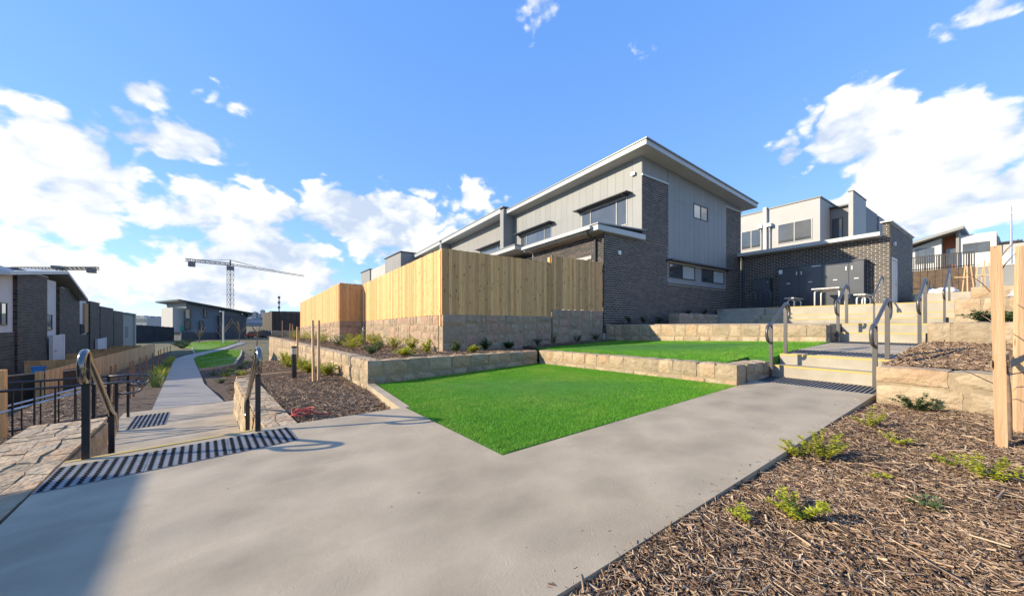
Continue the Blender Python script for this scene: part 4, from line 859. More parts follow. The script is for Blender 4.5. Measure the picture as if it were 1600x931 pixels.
U4 = thing('townhouse', 'darker boxy townhouse at the far end of the row above the fence', 'house', (10, 36.4, 1))
b = MB(); b.prism([(10.1, 36.4), (16, 36.4), (16, 41.5), (9.7, 41.5)], .5, 8.85); b.build('wall', M_clad2, U4)
b = MB(); b.prism([(9.75, 41.6), (16, 41.6), (16, 47.2), (9.3, 47.2)], .5, 8.35); b.build('wall', M_lgrey, U4)
b = MB(); b.prism([(9.15, 47.3), (16, 47.3), (16, 51.3), (8.8, 51.3)], .5, 8.4); b.build('wall', M_clad2, U4)
b = MB(); b.prism([(10.0, 36.3), (16.1, 36.3), (16.1, 41.55), (9.6, 41.55)], 8.85, 8.95); b.build('parapet_cap', M_frame, U4)
b = MB(); b.prism([(9.05, 47.25), (16, 47.25), (16, 51.4), (8.7, 51.4)], 8.4, 8.5); b.build('parapet_cap', M_frame, U4)

# ------------------------------------------------------------------ brick meter building with its cabinets
G = thing('meter_building', 'single-storey dark brick building with long flat gutter above the terrace', 'building', (20.9, 6, 2))
b = MB(); b.box(20.92, 25.8, 3.18, 8.7, 1.5, 5.0); b.build('wall', M_mortar, G)
b = MB(); b.box(20.92, 25.8, 3.18, 3.40, 5.0, 5.5); b.build('parapet', M_mortar, G)
FG = Face((20.92, 8.76), (20.92, 3.16), (-1, 0)); FS = Face((20.90, 3.18), (25.8, 3.18), (0, -1))
brickwork(G, FG, 0, 5.6, 2.0, 4.92, keep=300); brickwork(G, FG, 5.36, 5.6, 4.93, 5.5)
door = (.22, 1.12, 2.0, 4.0); brickwork(G, FS, 0, 4.9, 2.0, 5.5, [door])
b = MB(); FS.box(b, .22, 1.12, 2.0, 4.0, -.1, -.02); d_ = b.build('door', M_whitepaint, G)
b = MB(); FS.box(b, .17, .24, 2.0, 4.06, -.02, .03); FS.box(b, 1.10, 1.17, 2.0, 4.06, -.02, .03); FS.box(b, .24, 1.10, 4.0, 4.06, -.02, .03); b.build('door_frame', M_whitepaint, d_)
b = MB(); FS.box(b, 1.0, 1.06, 2.95, 3.0, -.02, .05); b.build('handle', M_galv, d_)
b = MB(); b.box(20.80, 25.85, 3.12, 3.46, 5.5, 5.56); b.build('parapet_cap', M_fascia, G)
b = MB(); b.box(20.5, 25.5, 3.44, 8.72, 4.98, 5.06); b.build('roof', M_roof, G)
b = MB(); b.box(20.42, 20.62, 3.40, 8.74, 4.92, 5.08); b.build('gutter', M_fascia, G)
b = MB(); b.box(20.62, 20.9, 3.44, 8.7, 4.90, 4.93); b.build('soffit', M_soffit, G)
b = MB(); b.tube([(20.52, 8.58, 4.95), (20.8, 8.58, 4.75), (20.82, 8.58, 2.0)], .05, 8); b.build('downpipe', M_frame, G)
disc(G, 'wall_light', FS.pt(.55, 4.65, .01), (0, -1, 0), .09, .07, M_whitepaint)
C = thing('meter_cabinet', 'wide dark grey four-door meter cabinet on the brick wall', 'cabinet', (20.6, 5.3, 2.0))
FC = Face((20.45, 6.88), (20.45, 3.86), (-1, 0)); b = MB(); FC.box(b, 0, 3.02, 2.0, 4.0, -.44, 0); b.build('body', M_cab, C)
b = MB(); FC.box(b, -.03, 3.05, 4.0, 4.05, -.44, .04); b.build('lid', M_cab, C)
for i, (u0, u1) in enumerate(((0, .81), (.81, 1.66), (1.66, 2.55), (2.55, 3.02))):
    b = MB(); FC.box(b, u0 + .008, u1 - .008, 2.05, 3.98, 0, .025); d_ = b.build('door', M_cab, C)
    b = MB(); FC.box(b, (u0 + u1) / 2 - .07, (u0 + u1) / 2 + .07, 3.22, 3.26, .025, .03); b.build('name_plate', M_label, d_)
    hx = (u1 - .10) if i in (0, 2) else u0 + .08; b = MB(); FC.box(b, hx, hx + .04, 3.62, 3.78, .025, .06); b.build('handle', M_galv, d_)
b = MB(); FC.box(b, 1.28, 1.62, 3.93, 3.97, .025, .03); b.build('sign', M_label, C); b = MB(); FC.box(b, .02, .16, 3.74, 3.94, .025, .03); b.build('sign', M_label, C)
C2 = thing('utility_cabinet', 'small dark blue utility cabinet left of the meter cabinet', 'cabinet', (20.7, 7.7, 2.0))
FC2 = Face((20.62, 8.05), (20.62, 7.3), (-1, 0)); b = MB(); FC2.box(b, 0, .75, 2.0, 3.62, -.28, 0); b.build('body', M_cab, C2)
b = MB(); FC2.box(b, .02, .73, 2.05, 3.58, 0, .02); d_ = b.build('door', M_cab, C2); b = MB(); FC2.box(b, .64, .67, 3.4, 3.46, .02, .04); b.build('lock', M_galv, d_); b = MB(); FC2.box(b, .02, .73, 2.72, 2.74, .02, .026); b.build('seam', M_frame, d_)
for k, (y, lab) in enumerate(((8.0, 'left dark bike hoop in front of the small utility cabinet'), (7.35, 'right dark bike hoop in front of the small utility cabinet'))):
    b = MB(); x = 19.6; b.tube([(x, y, 2.0), (x, y, 2.75)] + [(x, y - .22 + .22 * math.cos(a), 2.75 + .18 * math.sin(a)) for a in [math.pi * i / 6 for i in range(1, 6)]] + [(x, y - .44, 2.75), (x, y - .44, 2.0)], .025, 8); tag(b.build('bike_hoop', M_rail, smooth=True), lab, 'bike rack', 'bike hoops')

# picnic setting on the terrace
def legset(t, x, y0, y1, z, zt, m, r=.028):
    b = MB(); c = .10; b.tube([(x, y0, z), (x, y0, zt - c), (x, y0 + c * .3, zt - c * .3), (x, y0 + c, zt), (x, y1 - c, zt), (x, y1 - c * .3, zt - c * .3), (x, y1, zt - c), (x, y1, z)], r, 8); b.build('leg_frame', m, t, smooth=True)
def slatted(name, label, cat, x0, x1, y0, y1, zt, n, grp=None):
    t = thing(name, label, cat, ((x0 + x1) / 2, (y0 + y1) / 2, 2.0), grp)
    for i in range(n):
        a = y0 + (y1 - y0) * i / n + .006; e_ = y0 + (y1 - y0) * (i + 1) / n - .006; b = MB(); b.box(x0, x1, a, e_, zt - .045, zt); b.build('slat', M_alu, t)
    for x in (x0 + .22, x1 - .22): legset(t, x, y0 + .06, y1 - .06, 2.0, zt - .075, M_whitepaint)
    return t
slatted('picnic_table', 'white picnic table standing on the terrace', 'table', 18.75, 20.0, 4.25, 5.15, 2.78, 6)
slatted('picnic_bench', 'low white bench left of the picnic table', 'bench', 18.75, 20.0, 5.75, 6.10, 2.45, 3, 'picnic benches'); slatted('picnic_bench', 'low white bench right of the picnic table', 'bench', 18.75, 20.0, 3.50, 3.85, 2.45, 3, 'picnic benches')

# ------------------------------------------------------------------ pale townhouse behind the meter building
B = thing('townhouse', 'pale rendered townhouse rising behind the brick meter building', 'house', (27, 8, 2))
b = MB(); b.box(27.02, 34, 7.0, 9.68, 2, 8.95); b.build('wall', M_lgrey, B); b = MB(); b.box(27.02, 34, 9.9, 17, 2, 8.9); b.build('wall', M_lgrey, B)
b = MB(); b.box(26.97, 34, 6.95, 9.7, 8.95, 9.03); b.build('parapet_cap', M_frame, B); b = MB(); b.box(26.97, 34, 9.9, 17, 8.9, 8.97); b.build('parapet_cap', M_frame, B)
b = MB(); b.box(26.8, 28, 9.7, 9.9, 2, 9.1); b.build('blade_wall', M_white, B)
FB = Face((27.02, 17), (27.02, 7.0), (-1, 0)); window(B, FB, 7.86, 9.63, 6.5, 7.8, (.5,), [M_glassl, M_glassl], fm=M_framel); window(B, FB, 5.7, 6.95, 6.5, 7.8, (.5,), [M_glassl, M_glassl], fm=M_framel)
for y in (9.55, 10.05):
    b = MB(); b.box(26.72, 27.0, y - .14, y + .14, 7.75, 7.98); b.build('rainhead', M_fascia, B); b = MB(); b.tube([(26.88, y, 7.76), (26.9, y, 7.55), (26.93, y, 7.4), (26.93, y, 4)], .05, 8); b.build('downpipe', M_fascia, B)
b = MB(); b.box(28.92, 34, 5.98, 6.98, 2, 8.55); b.build('recess_wall', M_clad2, B); b = MB(); b.box(28.7, 34, 5.98, 6.98, 8.55, 8.65); b.build('recess_roof', M_frame, B)
FR_ = Face((28.92, 6.98), (28.92, 5.98), (-1, 0)); window(B, FR_, .08, .58, 6.1, 7.9, (), [M_glass])
b = MB(); b.box(28.0, 30.9, 5.75, 5.95, 2, 9.14); b.build('blade_wall', M_lgrey, B); b = MB(); b.box(27.97, 30.95, 5.72, 5.98, 9.14, 9.2); b.build('parapet_cap', M_frame, B)
b = MB(); b.box(30.95, 34.8, 5.9, 6.2, 2, 8.98); b.build('side_wall', M_dark, B); b = MB(); b.box(34.85, 36.9, 5.85, 6.2, 2, 8.9); b.build('side_wall', M_clad2, B)
FD = Face((30.9, 5.9), (34.8, 5.9), (0, -1)); window(B, FD, .5, 1.1, 6.4, 7.2, (), [M_glassl])

# ------------------------------------------------------------------ white house up the hill, its balustrade and retaining walls
XH = 75.0
def yz(X, px, py): a, c = ray(px); d = X / a; return c * d, EYE + d * (HOR - py) / FPX
K = thing('hill_house', 'white modern house with timber entry high on the right', 'house', (XH, 5, 8))
FK = Face((XH, 20), (XH, -10), (-1, 0))
def ku(px): return 20 - yz(XH, px, 500)[0]
def kz(px, py): return yz(XH, px, py)[1]
b = MB(); FK.box(b, ku(1405), ku(1471), 6, 0, -9, 0, (kz(1428, 386) - .6, kz(1471, 372))); b.build('wall', M_white, K)
b = MB(); FK.box(b, ku(1471), ku(1494), 6, kz(1480, 366), -9, -1.5); b.build('entry_wall', M_timber, K)
b = MB(); FK.box(b, ku(1494), ku(1499), 6, kz(1496, 361), -9, .3); b.build('entry_blade', M_clad2, K)
b = MB(); FK.box(b, ku(1499), ku(1557), 6, kz(1540, 363.5), -9, .0); b.build('wall', M_white, K)
b = MB(); FK.box(b, ku(1557), ku(1561), 6, kz(1557, 369), -9, -.5); FK.box(b, ku(1561), ku(1606), 6, kz(1580, 377), -9, -1.0); b.build('wall', M_lgrey, K)
b = MB(); FK.box(b, ku(1558), ku(1598), kz(1580, 377), kz(1580, 375), -9, -.6); b.build('roof', M_frame, K)
b = MB(); u0, u1 = ku(1410), ku(1508); za, zb_ = kz(1420, 381) - .3, kz(1506, 355.5); b.hexa([FK.pt(u1, zb_ - .35, -9), FK.pt(u0, za - .35, -9), FK.pt(u0, za - .35, 1.6), FK.pt(u1, zb_ - .35, 1.6), FK.pt(u1, zb_, -9), FK.pt(u0, za, -9), FK.pt(u0, za, 1.6), FK.pt(u1, zb_, 1.6)]); b.build('roof', M_clad2, K)
window(K, FK, ku(1430), ku(1460), kz(1445, 412), kz(1445, 388), (.15, .55), [M_glassl] * 3); window(K, FK, ku(1504), ku(1547), kz(1525, 395), kz(1525, 379), (.5,), [M_glassl, M_glassl])
b = MB(); FK.box(b, ku(1476), ku(1493), kz(1480, 412), kz(1480, 387), -1.5, -1.4); b.build('door', M_glassl, K)
rp = thing('terrace_parapet', 'long white parapet wall in front of the white hill house', 'wall', (60, 2, 6)); FPp = Face((60, 20), (60, -10), (-1, 0))
def pu(px): return 20 - yz(60, px, 500)[0]
b = MB(); FPp.box(b, pu(1521), pu(1640), 4, 0, -.3, 0, (yz(60, 1521, 401)[1], yz(60, 1640, 388)[1])); b.build('wall', M_white, rp)
rw = thing('retaining_wall', 'brown retaining wall below the hill house balustrade', 'wall', (48, 4, 3)); FW_ = Face((48, 20), (48, -10), (-1, 0))
def ru(px): return 20 - yz(48, px, 500)[0]
def rz_(px, py): return yz(48, px, py)[1]
us = [ru(1405) + (ru(1524) - ru(1405)) * i / 10 for i in range(11)]
for a, c in zip(us[:-1], us[1:]):
    for zz in range(3):
        z0 = 2.5 + zz * 1.2; b = MB(); FW_.box(b, a + .01, c - .01, z0, z0 + 1.19 if zz < 2 else rz_(1470, 420.5), -.4, rng.uniform(0, .03)); b.build('block', M_brown, rw)
rw2 = thing('retaining_wall', 'grey retaining wall right of the brown one up the slope', 'wall', (47, 1, 3)); b = MB(); FW_.box(b, ru(1524), ru(1640), 2.4, rz_(1560, 416), -.4, .1); b.build('wall', M_clad2, rw2); b = MB(); FW_.box(b, ru(1524), ru(1640), rz_(1560, 416), rz_(1560, 414), -.45, .15); b.build('coping', M_lgrey, rw2)
bl = thing('balustrade', 'thin black balustrade on top of the brown retaining wall', 'balustrade', (48, 4, 5)); zt_ = rz_(1470, 420.5); n = 26
for i in range(n + 1):
    u = ru(1424) + (ru(1522) - ru(1424)) * i / n; b = MB(); w = .035 if i % 6 else .06; FW_.box(b, u - w, u + w, zt_, zt_ + 1.25, -.2, -.13); b.build('baluster', M_black, bl)
for z in (zt_ + .1, zt_ + 1.25): b = MB(); FW_.box(b, ru(1424), ru(1522), z, z + .07, -.2, -.13); b.build('rail', M_black, bl)
pm = thing('light_mast', 'slender steel mast standing right of the hill house', 'mast', dep(1580, 440, 30)); q = dep(1580, 440, 30); z1 = dep(1580, 322, 30).z
b = MB(); b.tube([q, (q.x, q.y, z1)], .10, 8, .05); b.build('pole', M_galv, pm); b = MB(); b.tube([(q.x - .3, q.y, z1 - .7), (q.x + .3, q.y, z1 - .7)], .05, 6); b.build('bracket', M_galv, pm)
# builders' leftovers on the top terrace: timber stakes, bags
def aframe(label, px, X, h, w, k, grp='timber stake frames on the top terraces'):
    y, z = yz(X, px, 480); z = 2.55; t = thing('stake_frame', label, 'stakes', (X, y, z), grp)
    for i in range(k):
        yy = y - w / 2 + w * i / (k - 1); b = MB(); b.bar((X + rng.uniform(-.2, .2), yy, z - .2), (X + rng.uniform(-.2, .2), yy + rng.uniform(-.12, .12), z + h * rng.uniform(.8, 1.05)), .035); b.build('stake', M_stake, t)
    b = MB(); b.bar((X, y - w / 2, z + h * .55), (X, y + w / 2, z + h * .58), .035); b.build('cross_bar', M_stake, t)
aframe('timber stake frame left of the grey retaining wall, between handrail and sapling', 1507, 24, 1.25, .55, 4); aframe('timber stake frame in front of the grey retaining wall', 1540, 24, 1.3, .6, 5)
aframe('short timber stakes beside the brick building corner', 1438, 26, .8, .5, 3); aframe('short timber stakes behind the white bags', 1462, 26, .8, .45, 3)
def lump(name, label, cat, c, s, m, seed, grp=None):
    bm = bmesh.new(); bmesh.ops.create_icosphere(bm, subdivisions=3, radius=1); r_ = random.Random(seed); ph = [r_.uniform(0, 6) for _ in range(6)]
    for v in bm.verts:
        k = 1 + .12 * math.sin(5 * v.co.x + ph[0]) * math.sin(4 * v.co.y + ph[1]) + .08 * math.sin(9 * v.co.z + ph[2]) + .05 * math.sin(14 * v.co.x + ph[3]); v.co = Vector((v.co.x * s[0] * k, v.co.y * s[1] * k, max(-.6, v.co.z) * s[2] * k))
    me = bpy.data.meshes.new(name); bm.to_mesh(me); bm.free(); me.materials.append(m); o = bpy.data.objects.new(name, me); put(o, None, Matrix.Translation(c)); return tag(o, label, cat, grp)
for i, (px, lab) in enumerate(((1455, 'left white builders bag on the top terrace wall'), (1471, 'middle white builders bag on the top terrace wall'), (1482, 'right white builders bag beside the thin handrail'))):
    y, z = yz(23, px, 470); lump('builders_bag', lab, 'bag', (23, y, 2.62), (.3, .26, .17), M_bag, i, 'white builders bags')
y, z = yz(15.0, 1597, 455); lump('builders_bag', 'white plastic bag behind the staked sapling at the right edge', 'bag', (15.0, y, 1.95), (.3, .2, .16), M_bag, 9)

# ------------------------------------------------------------------ townhouses on the left, below the path
DH = 6.5
def lhouse(label, s0, s1, zt):
    q = cd(DH, s0); t = thing('townhouse', label, 'house', (q.x, q.y, -3), 'row of townhouses on the left')
    return t, Face(tuple(cd(DH, 0)), tuple(cd(DH, 60)), tuple(BV))
def su(px, o=0):
    """distance along the row where the facade (pushed out by o) is seen at this picture column"""
    lo_, hi_ = 5.0, 90.0
    for _ in range(50):
        m_ = (lo_ + hi_) / 2; q = cd(DH - o, m_); d = q.x * FW[0] + q.y * FW[1]; r = q.x * RT[0] + q.y * RT[1]
        if 800 + FPX * r / max(d, .01) < px: lo_ = m_
        else: hi_ = m_
    return lo_
def szh(px, py, o=0): q = cd(DH - o, su(px, o)); return EYE + (q.x * FW[0] + q.y * FW[1]) * (HOR - py) / FPX
def blk(F, t, name, m, s0, s1, z0, z1, o0, o1, zt=None): b = MB(); F.box(b, s0, s1, z0, z1, o0, o1, zt); return b.build(name, m, t)
def blade(F, t, s0, s1, zt, o=.12):
    blk(F, t, 'blade_wall', M_mortar_d, s0, s1, -3.2, zt, -1, o); Fb = Face(F.pt(s0, 0, o), F.pt(s1, 0, o), F.n); brickwork(t, Fb, 0, s1 - s0, -3.0, zt - .03, keep=0, bl=.42, bh=.125, j=.015, proud=.006)
    Fe = Face(F.pt(s0, 0, -.6), F.pt(s0, 0, o), (-AV)); brickwork(t, Fe, 0, o + .6, -3.0, zt - .03, keep=0, bl=.42, bh=.125, j=.015, proud=.006)
    blk(F, t, 'blade_cap', M_frame, s0 - .03, s1 + .03, zt, zt + .06, -1, o + .04)
M_mortar_d = mat('mortar_far', (.22, .20, .18), (.17, .155, .14), rough=.95, scale=15)
E = [su(x) for x in (-12, 20, 68, 88, 120, 137, 152, 174, 190, 207)]   # edges of the row
t, F = lhouse('leftmost dark brick townhouse with gabled roof overhang and grey cladding', E[0], E[3], 4)
z1 = szh(20, 420); zr = szh(107, 424, .5)
blk(F, t, 'wall', M_white, E[0], E[3] - .05, -3.2, z1 - .02, -8, 0); blk(F, t, 'lower_wall', M_mortar_d, E[0], E[1] - .05, -3.2, szh(10, 519), -.1, .06)
Fl = Face(F.pt(E[0], 0, .06), F.pt(E[1] - .05, 0, .06), F.n); brickwork(t, Fl, 0, Fl.L, -3, szh(10, 519) - .02, bl=.42, bh=.125, j=.015, proud=.006)
window(t, F, E[0] + .1, su(9), szh(9, 508), szh(9, 473), (.5,), depth=.05)
blade(F, t, E[1], E[2], z1); window(t, F, su(69.5), su(80), szh(75, 516), szh(75, 491), (), depth=.05)
sa, sb, sc_ = E[0] - .3, su(107, .5), su(138, .5); za, zc_ = szh(0, 413, .5) - .15, szh(138, 467, .5)
for (a, za_, e_, ze_) in ((sa, za, sb, zr), (sb, zr, sc_, zc_)):
    b = MB(); b.hexa([F.pt(a, za_ - .16, .5), F.pt(a, za_ - .16, -8), F.pt(e_, ze_ - .16, -8), F.pt(e_, ze_ - .16, .5), F.pt(a, za_, .5), F.pt(a, za_, -8), F.pt(e_, ze_, -8), F.pt(e_, ze_, .5)]); b.build('roof', M_fascia, t)
d_ = blk(F, t, 'door', M_white, su(69), su(99, .3), -2.6, szh(80, 524, .2), .16, .3); blk(F, d_, 'door_frame', M_whitepaint, su(99, .3), su(99, .3) + .12, -2.6, szh(80, 523, .2), .16, .34); blk(F, d_, 'handle', M_galv, su(69) + .25, su(69) + .31, szh(70, 550), szh(70, 547), .3, .36)
t, F = lhouse('second dark brick townhouse from the left with a narrow blade wall', E[3], E[5], 3.2)
z2 = szh(100, 452); blk(F, t, 'wall', M_white, E[3], E[5] - .05, -3.2, szh(128, 468), -8, -.05); blk(F, t, 'gable_wall', M_dark, su(70), E[4] + .3, z2 - .6, zr - .5, -8, -.6); blade(F, t, E[3], E[4], z2); blk(F, t, 'entry_panel', M_orange, su(131), E[5] - .1, szh(134, 520), szh(134, 474), -.05, .05); window(t, F, su(126), su(130.5), szh(128, 522), szh(128, 506), (), depth=.05); blk(F, t, 'lower_wall', M_brick, E[4] + .1, E[5] - .1, -3.2, szh(130, 523), -.05, .06)
t, F = lhouse('third dark brick townhouse from the left', E[5], E[7], 2.7); z3 = szh(145, 473); z4 = szh(163, 481); blk(F, t, 'wall', M_dark, E[5], E[7], -3.2, z4 - .3, -8, -.1); blade(F, t, E[5], E[6], z3); blade(F, t, E[6] + .3, E[7], z4); d_ = blk(F, t, 'door', M_white, su(153, .3), su(165, .3), -2.6, szh(158, 529, .3), .16, .3); blk(F, d_, 'door_frame', M_whitepaint, su(165, .3), su(165, .3) + .15, -2.6, szh(158, 528, .3), .16, .34)
t, F = lhouse('fourth dark brick townhouse from the left', E[7], E[8], 2.4); z5 = szh(182, 487); blk(F, t, 'wall', M_dark, E[7] + .05, E[8], -3.2, z5 - .3, -8, 0); blade(F, t, E[7] + .3, E[8] - .3, z5); window(t, F, E[8] - .28, E[8] - .02, -1.5, .5, (), depth=.05)
t, F = lhouse('last townhouse of the left row, plain grey without brick', E[8], E[9], 2.4); z6 = szh(198, 491); blk(F, t, 'wall', M_clad, E[8] + .1, E[9] - .6, -3.2, z6, -8, .1); blk(F, t, 'side_blade', M_lgrey, E[9] - .55, E[9], -3.2, z6 + .05, -8, .3); blk(F, t, 'parapet_cap', M_fascia, E[8] + .05, E[9] + .05, z6 + .05, z6 + .15, -8, .35); window(t, F, E[8] + 1.5, E[8] + 3, -.2, 1.0, (.5,), depth=.12)
t, F = lhouse('dark brick townhouse of the left row standing beside the camera', -6, 7.7, 3)
blk(F, t, 'wall', M_clad, -7, 7.5, -3.2, 2.6, -8, 0); blade(F, t, 3.5, 7.4, 2.7, .3)
b = MB(); F.box(b, -7.3, 7.75, 2.78, 3.0, -8.3, .5); b.build('roof', M_fascia, t); window(t, F, -2, .5, .6, 1.9, (.5,), depth=.05)

# lower fences
M_pine_low = mat('pine_lightened', (.78, .47, .215), (.62, .35, .145), rough=.75, scale=3.2, stretch=(9, 9, .9), rnd=.2, bump=.2, bscale=8)  # pine colour lightened to make up for the townhouses' shade on this fence
t = thing('timber_fence', 'pale pine paling fence running away beside the lower path', 'fence', (*cd(4.2, 19), -2.2)); q0, q1 = cd(4.2, 57), cd(4.2, 20.2)
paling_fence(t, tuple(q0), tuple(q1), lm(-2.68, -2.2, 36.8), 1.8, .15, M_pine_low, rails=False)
q2 = cd(4.42, 20.2); paling_fence(t, tuple(q2), tuple(cd(4.22, 20.18)), -2.2, 1.8, .13, M_pine_o, rails=False)
for k in range(4):
    s = 27 + 6.5 * k; t = thing('timber_fence', ['first', 'second', 'third', 'fourth'][k] + ' low cross fence behind the pale lower fence, counting from the camera', 'fence', (*cd(5, s), -2.4), 'cross fences between the yards'); paling_fence(t, tuple(cd(6.2, s)), tuple(cd(4.28, s)), -2.25 - .07 * k, 1.8, .15, M_pine_o, rails=False)
o0, o1 = dep(-60, 600, 10.5), dep(128, 585, 14.5)
t = thing('timber_fence', 'dark weathered paling fence in the yard below the side stairs', 'fence', (o0.x, o0.y, -2.3)); paling_fence(t, (o0.x, o0.y), (o1.x, o1.y), lm(-2.2, -2.38, 8), 1.72, .13, M_oldfence, side=1)
b = MB(); b.bar((o0.x, o0.y, -.45), (o1.x, o1.y, -.63), .06, .05); tag(b.build('capping_rail', M_galv), 'pale capping rail along the dark weathered fence', 'rail')
t = thing('gate_post', 'cut pine post with cross rail at the left picture edge', 'post', at(2, 690, -.9)); q = at(2, 690, -.9)
b = MB(); b.box(q.x - .05, q.x + .05, q.y - .05, q.y + .05, q.z - .3, .42); b.build('post', M_pine, t); b = MB(); p = cd(9, 7); b.bar((q.x, q.y, -.3), (q.x - 1.4, q.y - .2, -.42), .04, .09); b.build('rail', M_pine, t)
q = dep(60, 577, 14.5); t = thing('storage_tub', 'small bright blue plastic tub on the dark fence', 'tub', q); b = MB(); b.hexa([(q.x - .13, q.y - .1, q.z - .16), (q.x + .13, q.y - .1, q.z - .16), (q.x + .13, q.y + .1, q.z - .16), (q.x - .13, q.y + .1, q.z - .16), (q.x - .16, q.y - .13, q.z + .1), (q.x + .16, q.y - .13, q.z + .1), (q.x + .16, q.y + .13, q.z + .1), (q.x - .16, q.y + .13, q.z + .1)]); b.build('tub', M_blue, t); b = MB(); b.box(q.x - .18, q.x + .18, q.y - .15, q.y + .15, q.z + .1, q.z + .13); b.build('lid', M_blue, t)

# ------------------------------------------------------------------ far buildings, cranes, cars
FD_ = 80.0; PXM = FD_ / FPX
def fz(py, d=FD_): return EYE + d * (HOR - py) / FPX
M_bluegrey = mat('far_wall', (.13, .16, .195), (.115, .142, .175), rough=.6, scale=.3)
T = thing('far_building', 'grey and dark two-storey building with tilted roof across the lawns', 'building', dep(340, 531, FD_)); NF = (-FW[0], -FW[1])
def fxy(px, d=FD_): a, c = ray(px); return (a * d, c * d)
_p, _q = Vector(fxy(291, 76)), Vector(fxy(386, 86)); _n = Vector((_q - _p)).normalized(); NF2 = (_n.y, -_n.x)
FF = Face(_p, _q, NF2); fu = lambda px: (px - 291) * FF.L / 95
b = MB(); FF.box(b, 0, fu(383), fz(534), 0, -12, 0, (fz(474), fz(487))); b.build('wall', M_bluegrey, T)
b = MB(); FF.box(b, fu(337), fu(382), fz(534), fz(492.5), 0, .8); b.build('dark_wing', M_dark, T)
b = MB(); FF.box(b, fu(283), fu(300), fz(534), fz(518), -6, .5); FF.box(b, 0, fu(337), fz(534), fz(519), 0, .3); b.build('base_wall', M_dark, T)
b = MB(); FF.box(b, fu(275), 0, fz(518), fz(482), -8, -1.0); b.build('side_wing', M_lgrey, T)
b = MB(); u0, u1 = fu(277), fu(391); b.hexa([FF.pt(u1, fz(489.5), -13), FF.pt(u0, fz(472.5), -13), FF.pt(u0, fz(472.5), 1.5), FF.pt(u1, fz(489.5), 1.5), FF.pt(u1, fz(487.3), -13), FF.pt(u0, fz(470.3), -13), FF.pt(u0, fz(470.3), 1.5), FF.pt(u1, fz(487.3), 1.5)]); b.build('roof', M_frame, T)
b = MB(); b.hexa([FF.pt(fu(391), fz(495), -12), FF.pt(fu(383), fz(495), -12), FF.pt(fu(383), fz(495), 1.3), FF.pt(fu(391), fz(492), 1.3), FF.pt(fu(391), fz(489.6), -12), FF.pt(fu(383), fz(488.5), -12), FF.pt(fu(383), fz(488.5), 1.3), FF.pt(fu(391), fz(489.6), 1.3)]); b.build('eave', M_frame, T)
for (x0, x1, y0, y1, pn) in ((288, 297, 499, 483, M_glassl), (288, 297, 514, 501, M_glassl), (315.5, 320, 496.5, 483, M_glass), (309, 315, 515, 501, M_glassl), (342, 349, 491.5, 484, M_glass), (374, 380, 492, 485, M_glassl)): window(T, FF, fu(x0), fu(x1), fz(y0), fz(y1), (), [pn], fr=.2, depth=.25)
Fw = Face(FF.pt(0, 0, .8), FF.pt(1, 0, .8), NF2); window(T, Fw, fu(351), fu(370), fz(507), fz(502), (.25, .5, .75), [M_glass, M_glassl, M_glassl, M_glassl], fr=.15, depth=.1)
sh = thing('shade_sail', 'green shade cloth fence beside the far grey building', 'shade', dep(280, 518, 76)); q0, q1 = Vector((*fxy(271, 76), 0)), Vector((*fxy(288, 76), 0)); Fs_ = Face(q0, q1, NF); b = MB(); Fs_.box(b, 0, Fs_.L, fz(517, 76), fz(509.5, 76), 0, .08); b.build('cloth', M_green, sh)
for u in (0, Fs_.L / 2, Fs_.L): b = MB(); Fs_.box(b, u - .06, u + .06, fz(532, 76), fz(509, 76), -.12, -.02); b.build('post', M_galv, sh)
def lattice(t, name, p, q, w, n, m, r=.12):
    p = Vector(p); q = Vector(q); d = (q - p).normalized(); u = d.cross(Vector((0, 0, 1))) if abs(d.z) < .9 else Vector((RT[0], RT[1], 0)); u.normalize(); v = d.cross(u); b = MB(); cs = [(u * a + v * c) * w / 2 for a, c in ((-1, -1), (1, -1), (1, 1), (-1, 1))]
    for c in cs: b.bar(p + c, q + c, r)
    for i in range(n):
        a0, a1 = p + (q - p) * i / n, p + (q - p) * (i + 1) / n
        for k in range(4): b.bar(a0 + cs[k], a1 + cs[(k + 1) % 4], r * .7); b.bar(a1 + cs[k], a1 + cs[(k + 1) % 4], r * .7)
    return b.build(name, m, t)
K1 = thing('tower_crane', 'tower crane standing behind the far grey building', 'crane', dep(360, 520, 150.6), 'tower cranes'); zc = 27.4
mb_, mt_ = dep(360, 520, 150.6), dep(360, 414, 150.6); lattice(K1, 'mast', (mb_.x, mb_.y, -3), (mt_.x, mt_.y, zc), 1.7, 14, M_crane, .13)
jl, jr = dep(289, 407, 140), dep(475, 432, 187); lattice(K1, 'counter_jib', (jl.x, jl.y, zc + .3), (mt_.x, mt_.y, zc + .3), 1.0, 9, M_crane, .18); lattice(K1, 'jib', (mt_.x, mt_.y, zc + .3), (jr.x, jr.y, zc + .3), .7, 22, M_crane, .09)
c = jl + (mt_ - jl) * .14; b = MB(); b.box(c.x - 1, c.x + 1, c.y - 1, c.y + 1, zc - 2.2, zc - .2); b.build('counterweight', M_crane, K1)
b = MB(); b.box(mt_.x - 1.2, mt_.x + 1.2, mt_.y - 1.2, mt_.y + 1.2, zc - 2.2, zc - .6); b.build('cab', M_crane, K1); b = MB(); top = Vector((mt_.x, mt_.y, zc + 2.2)); b.bar((mt_.x, mt_.y, zc), top, .5)
for e_, f_ in ((jl, .75), (jr, .55), (jr, .3)): b.bar(top, mt_ + (e_ - mt_) * f_ + Vector((0, 0, zc + .8 - (mt_ + (e_ - mt_) * f_).z)), .12)
b.build('apex_ties', M_crane, K1)
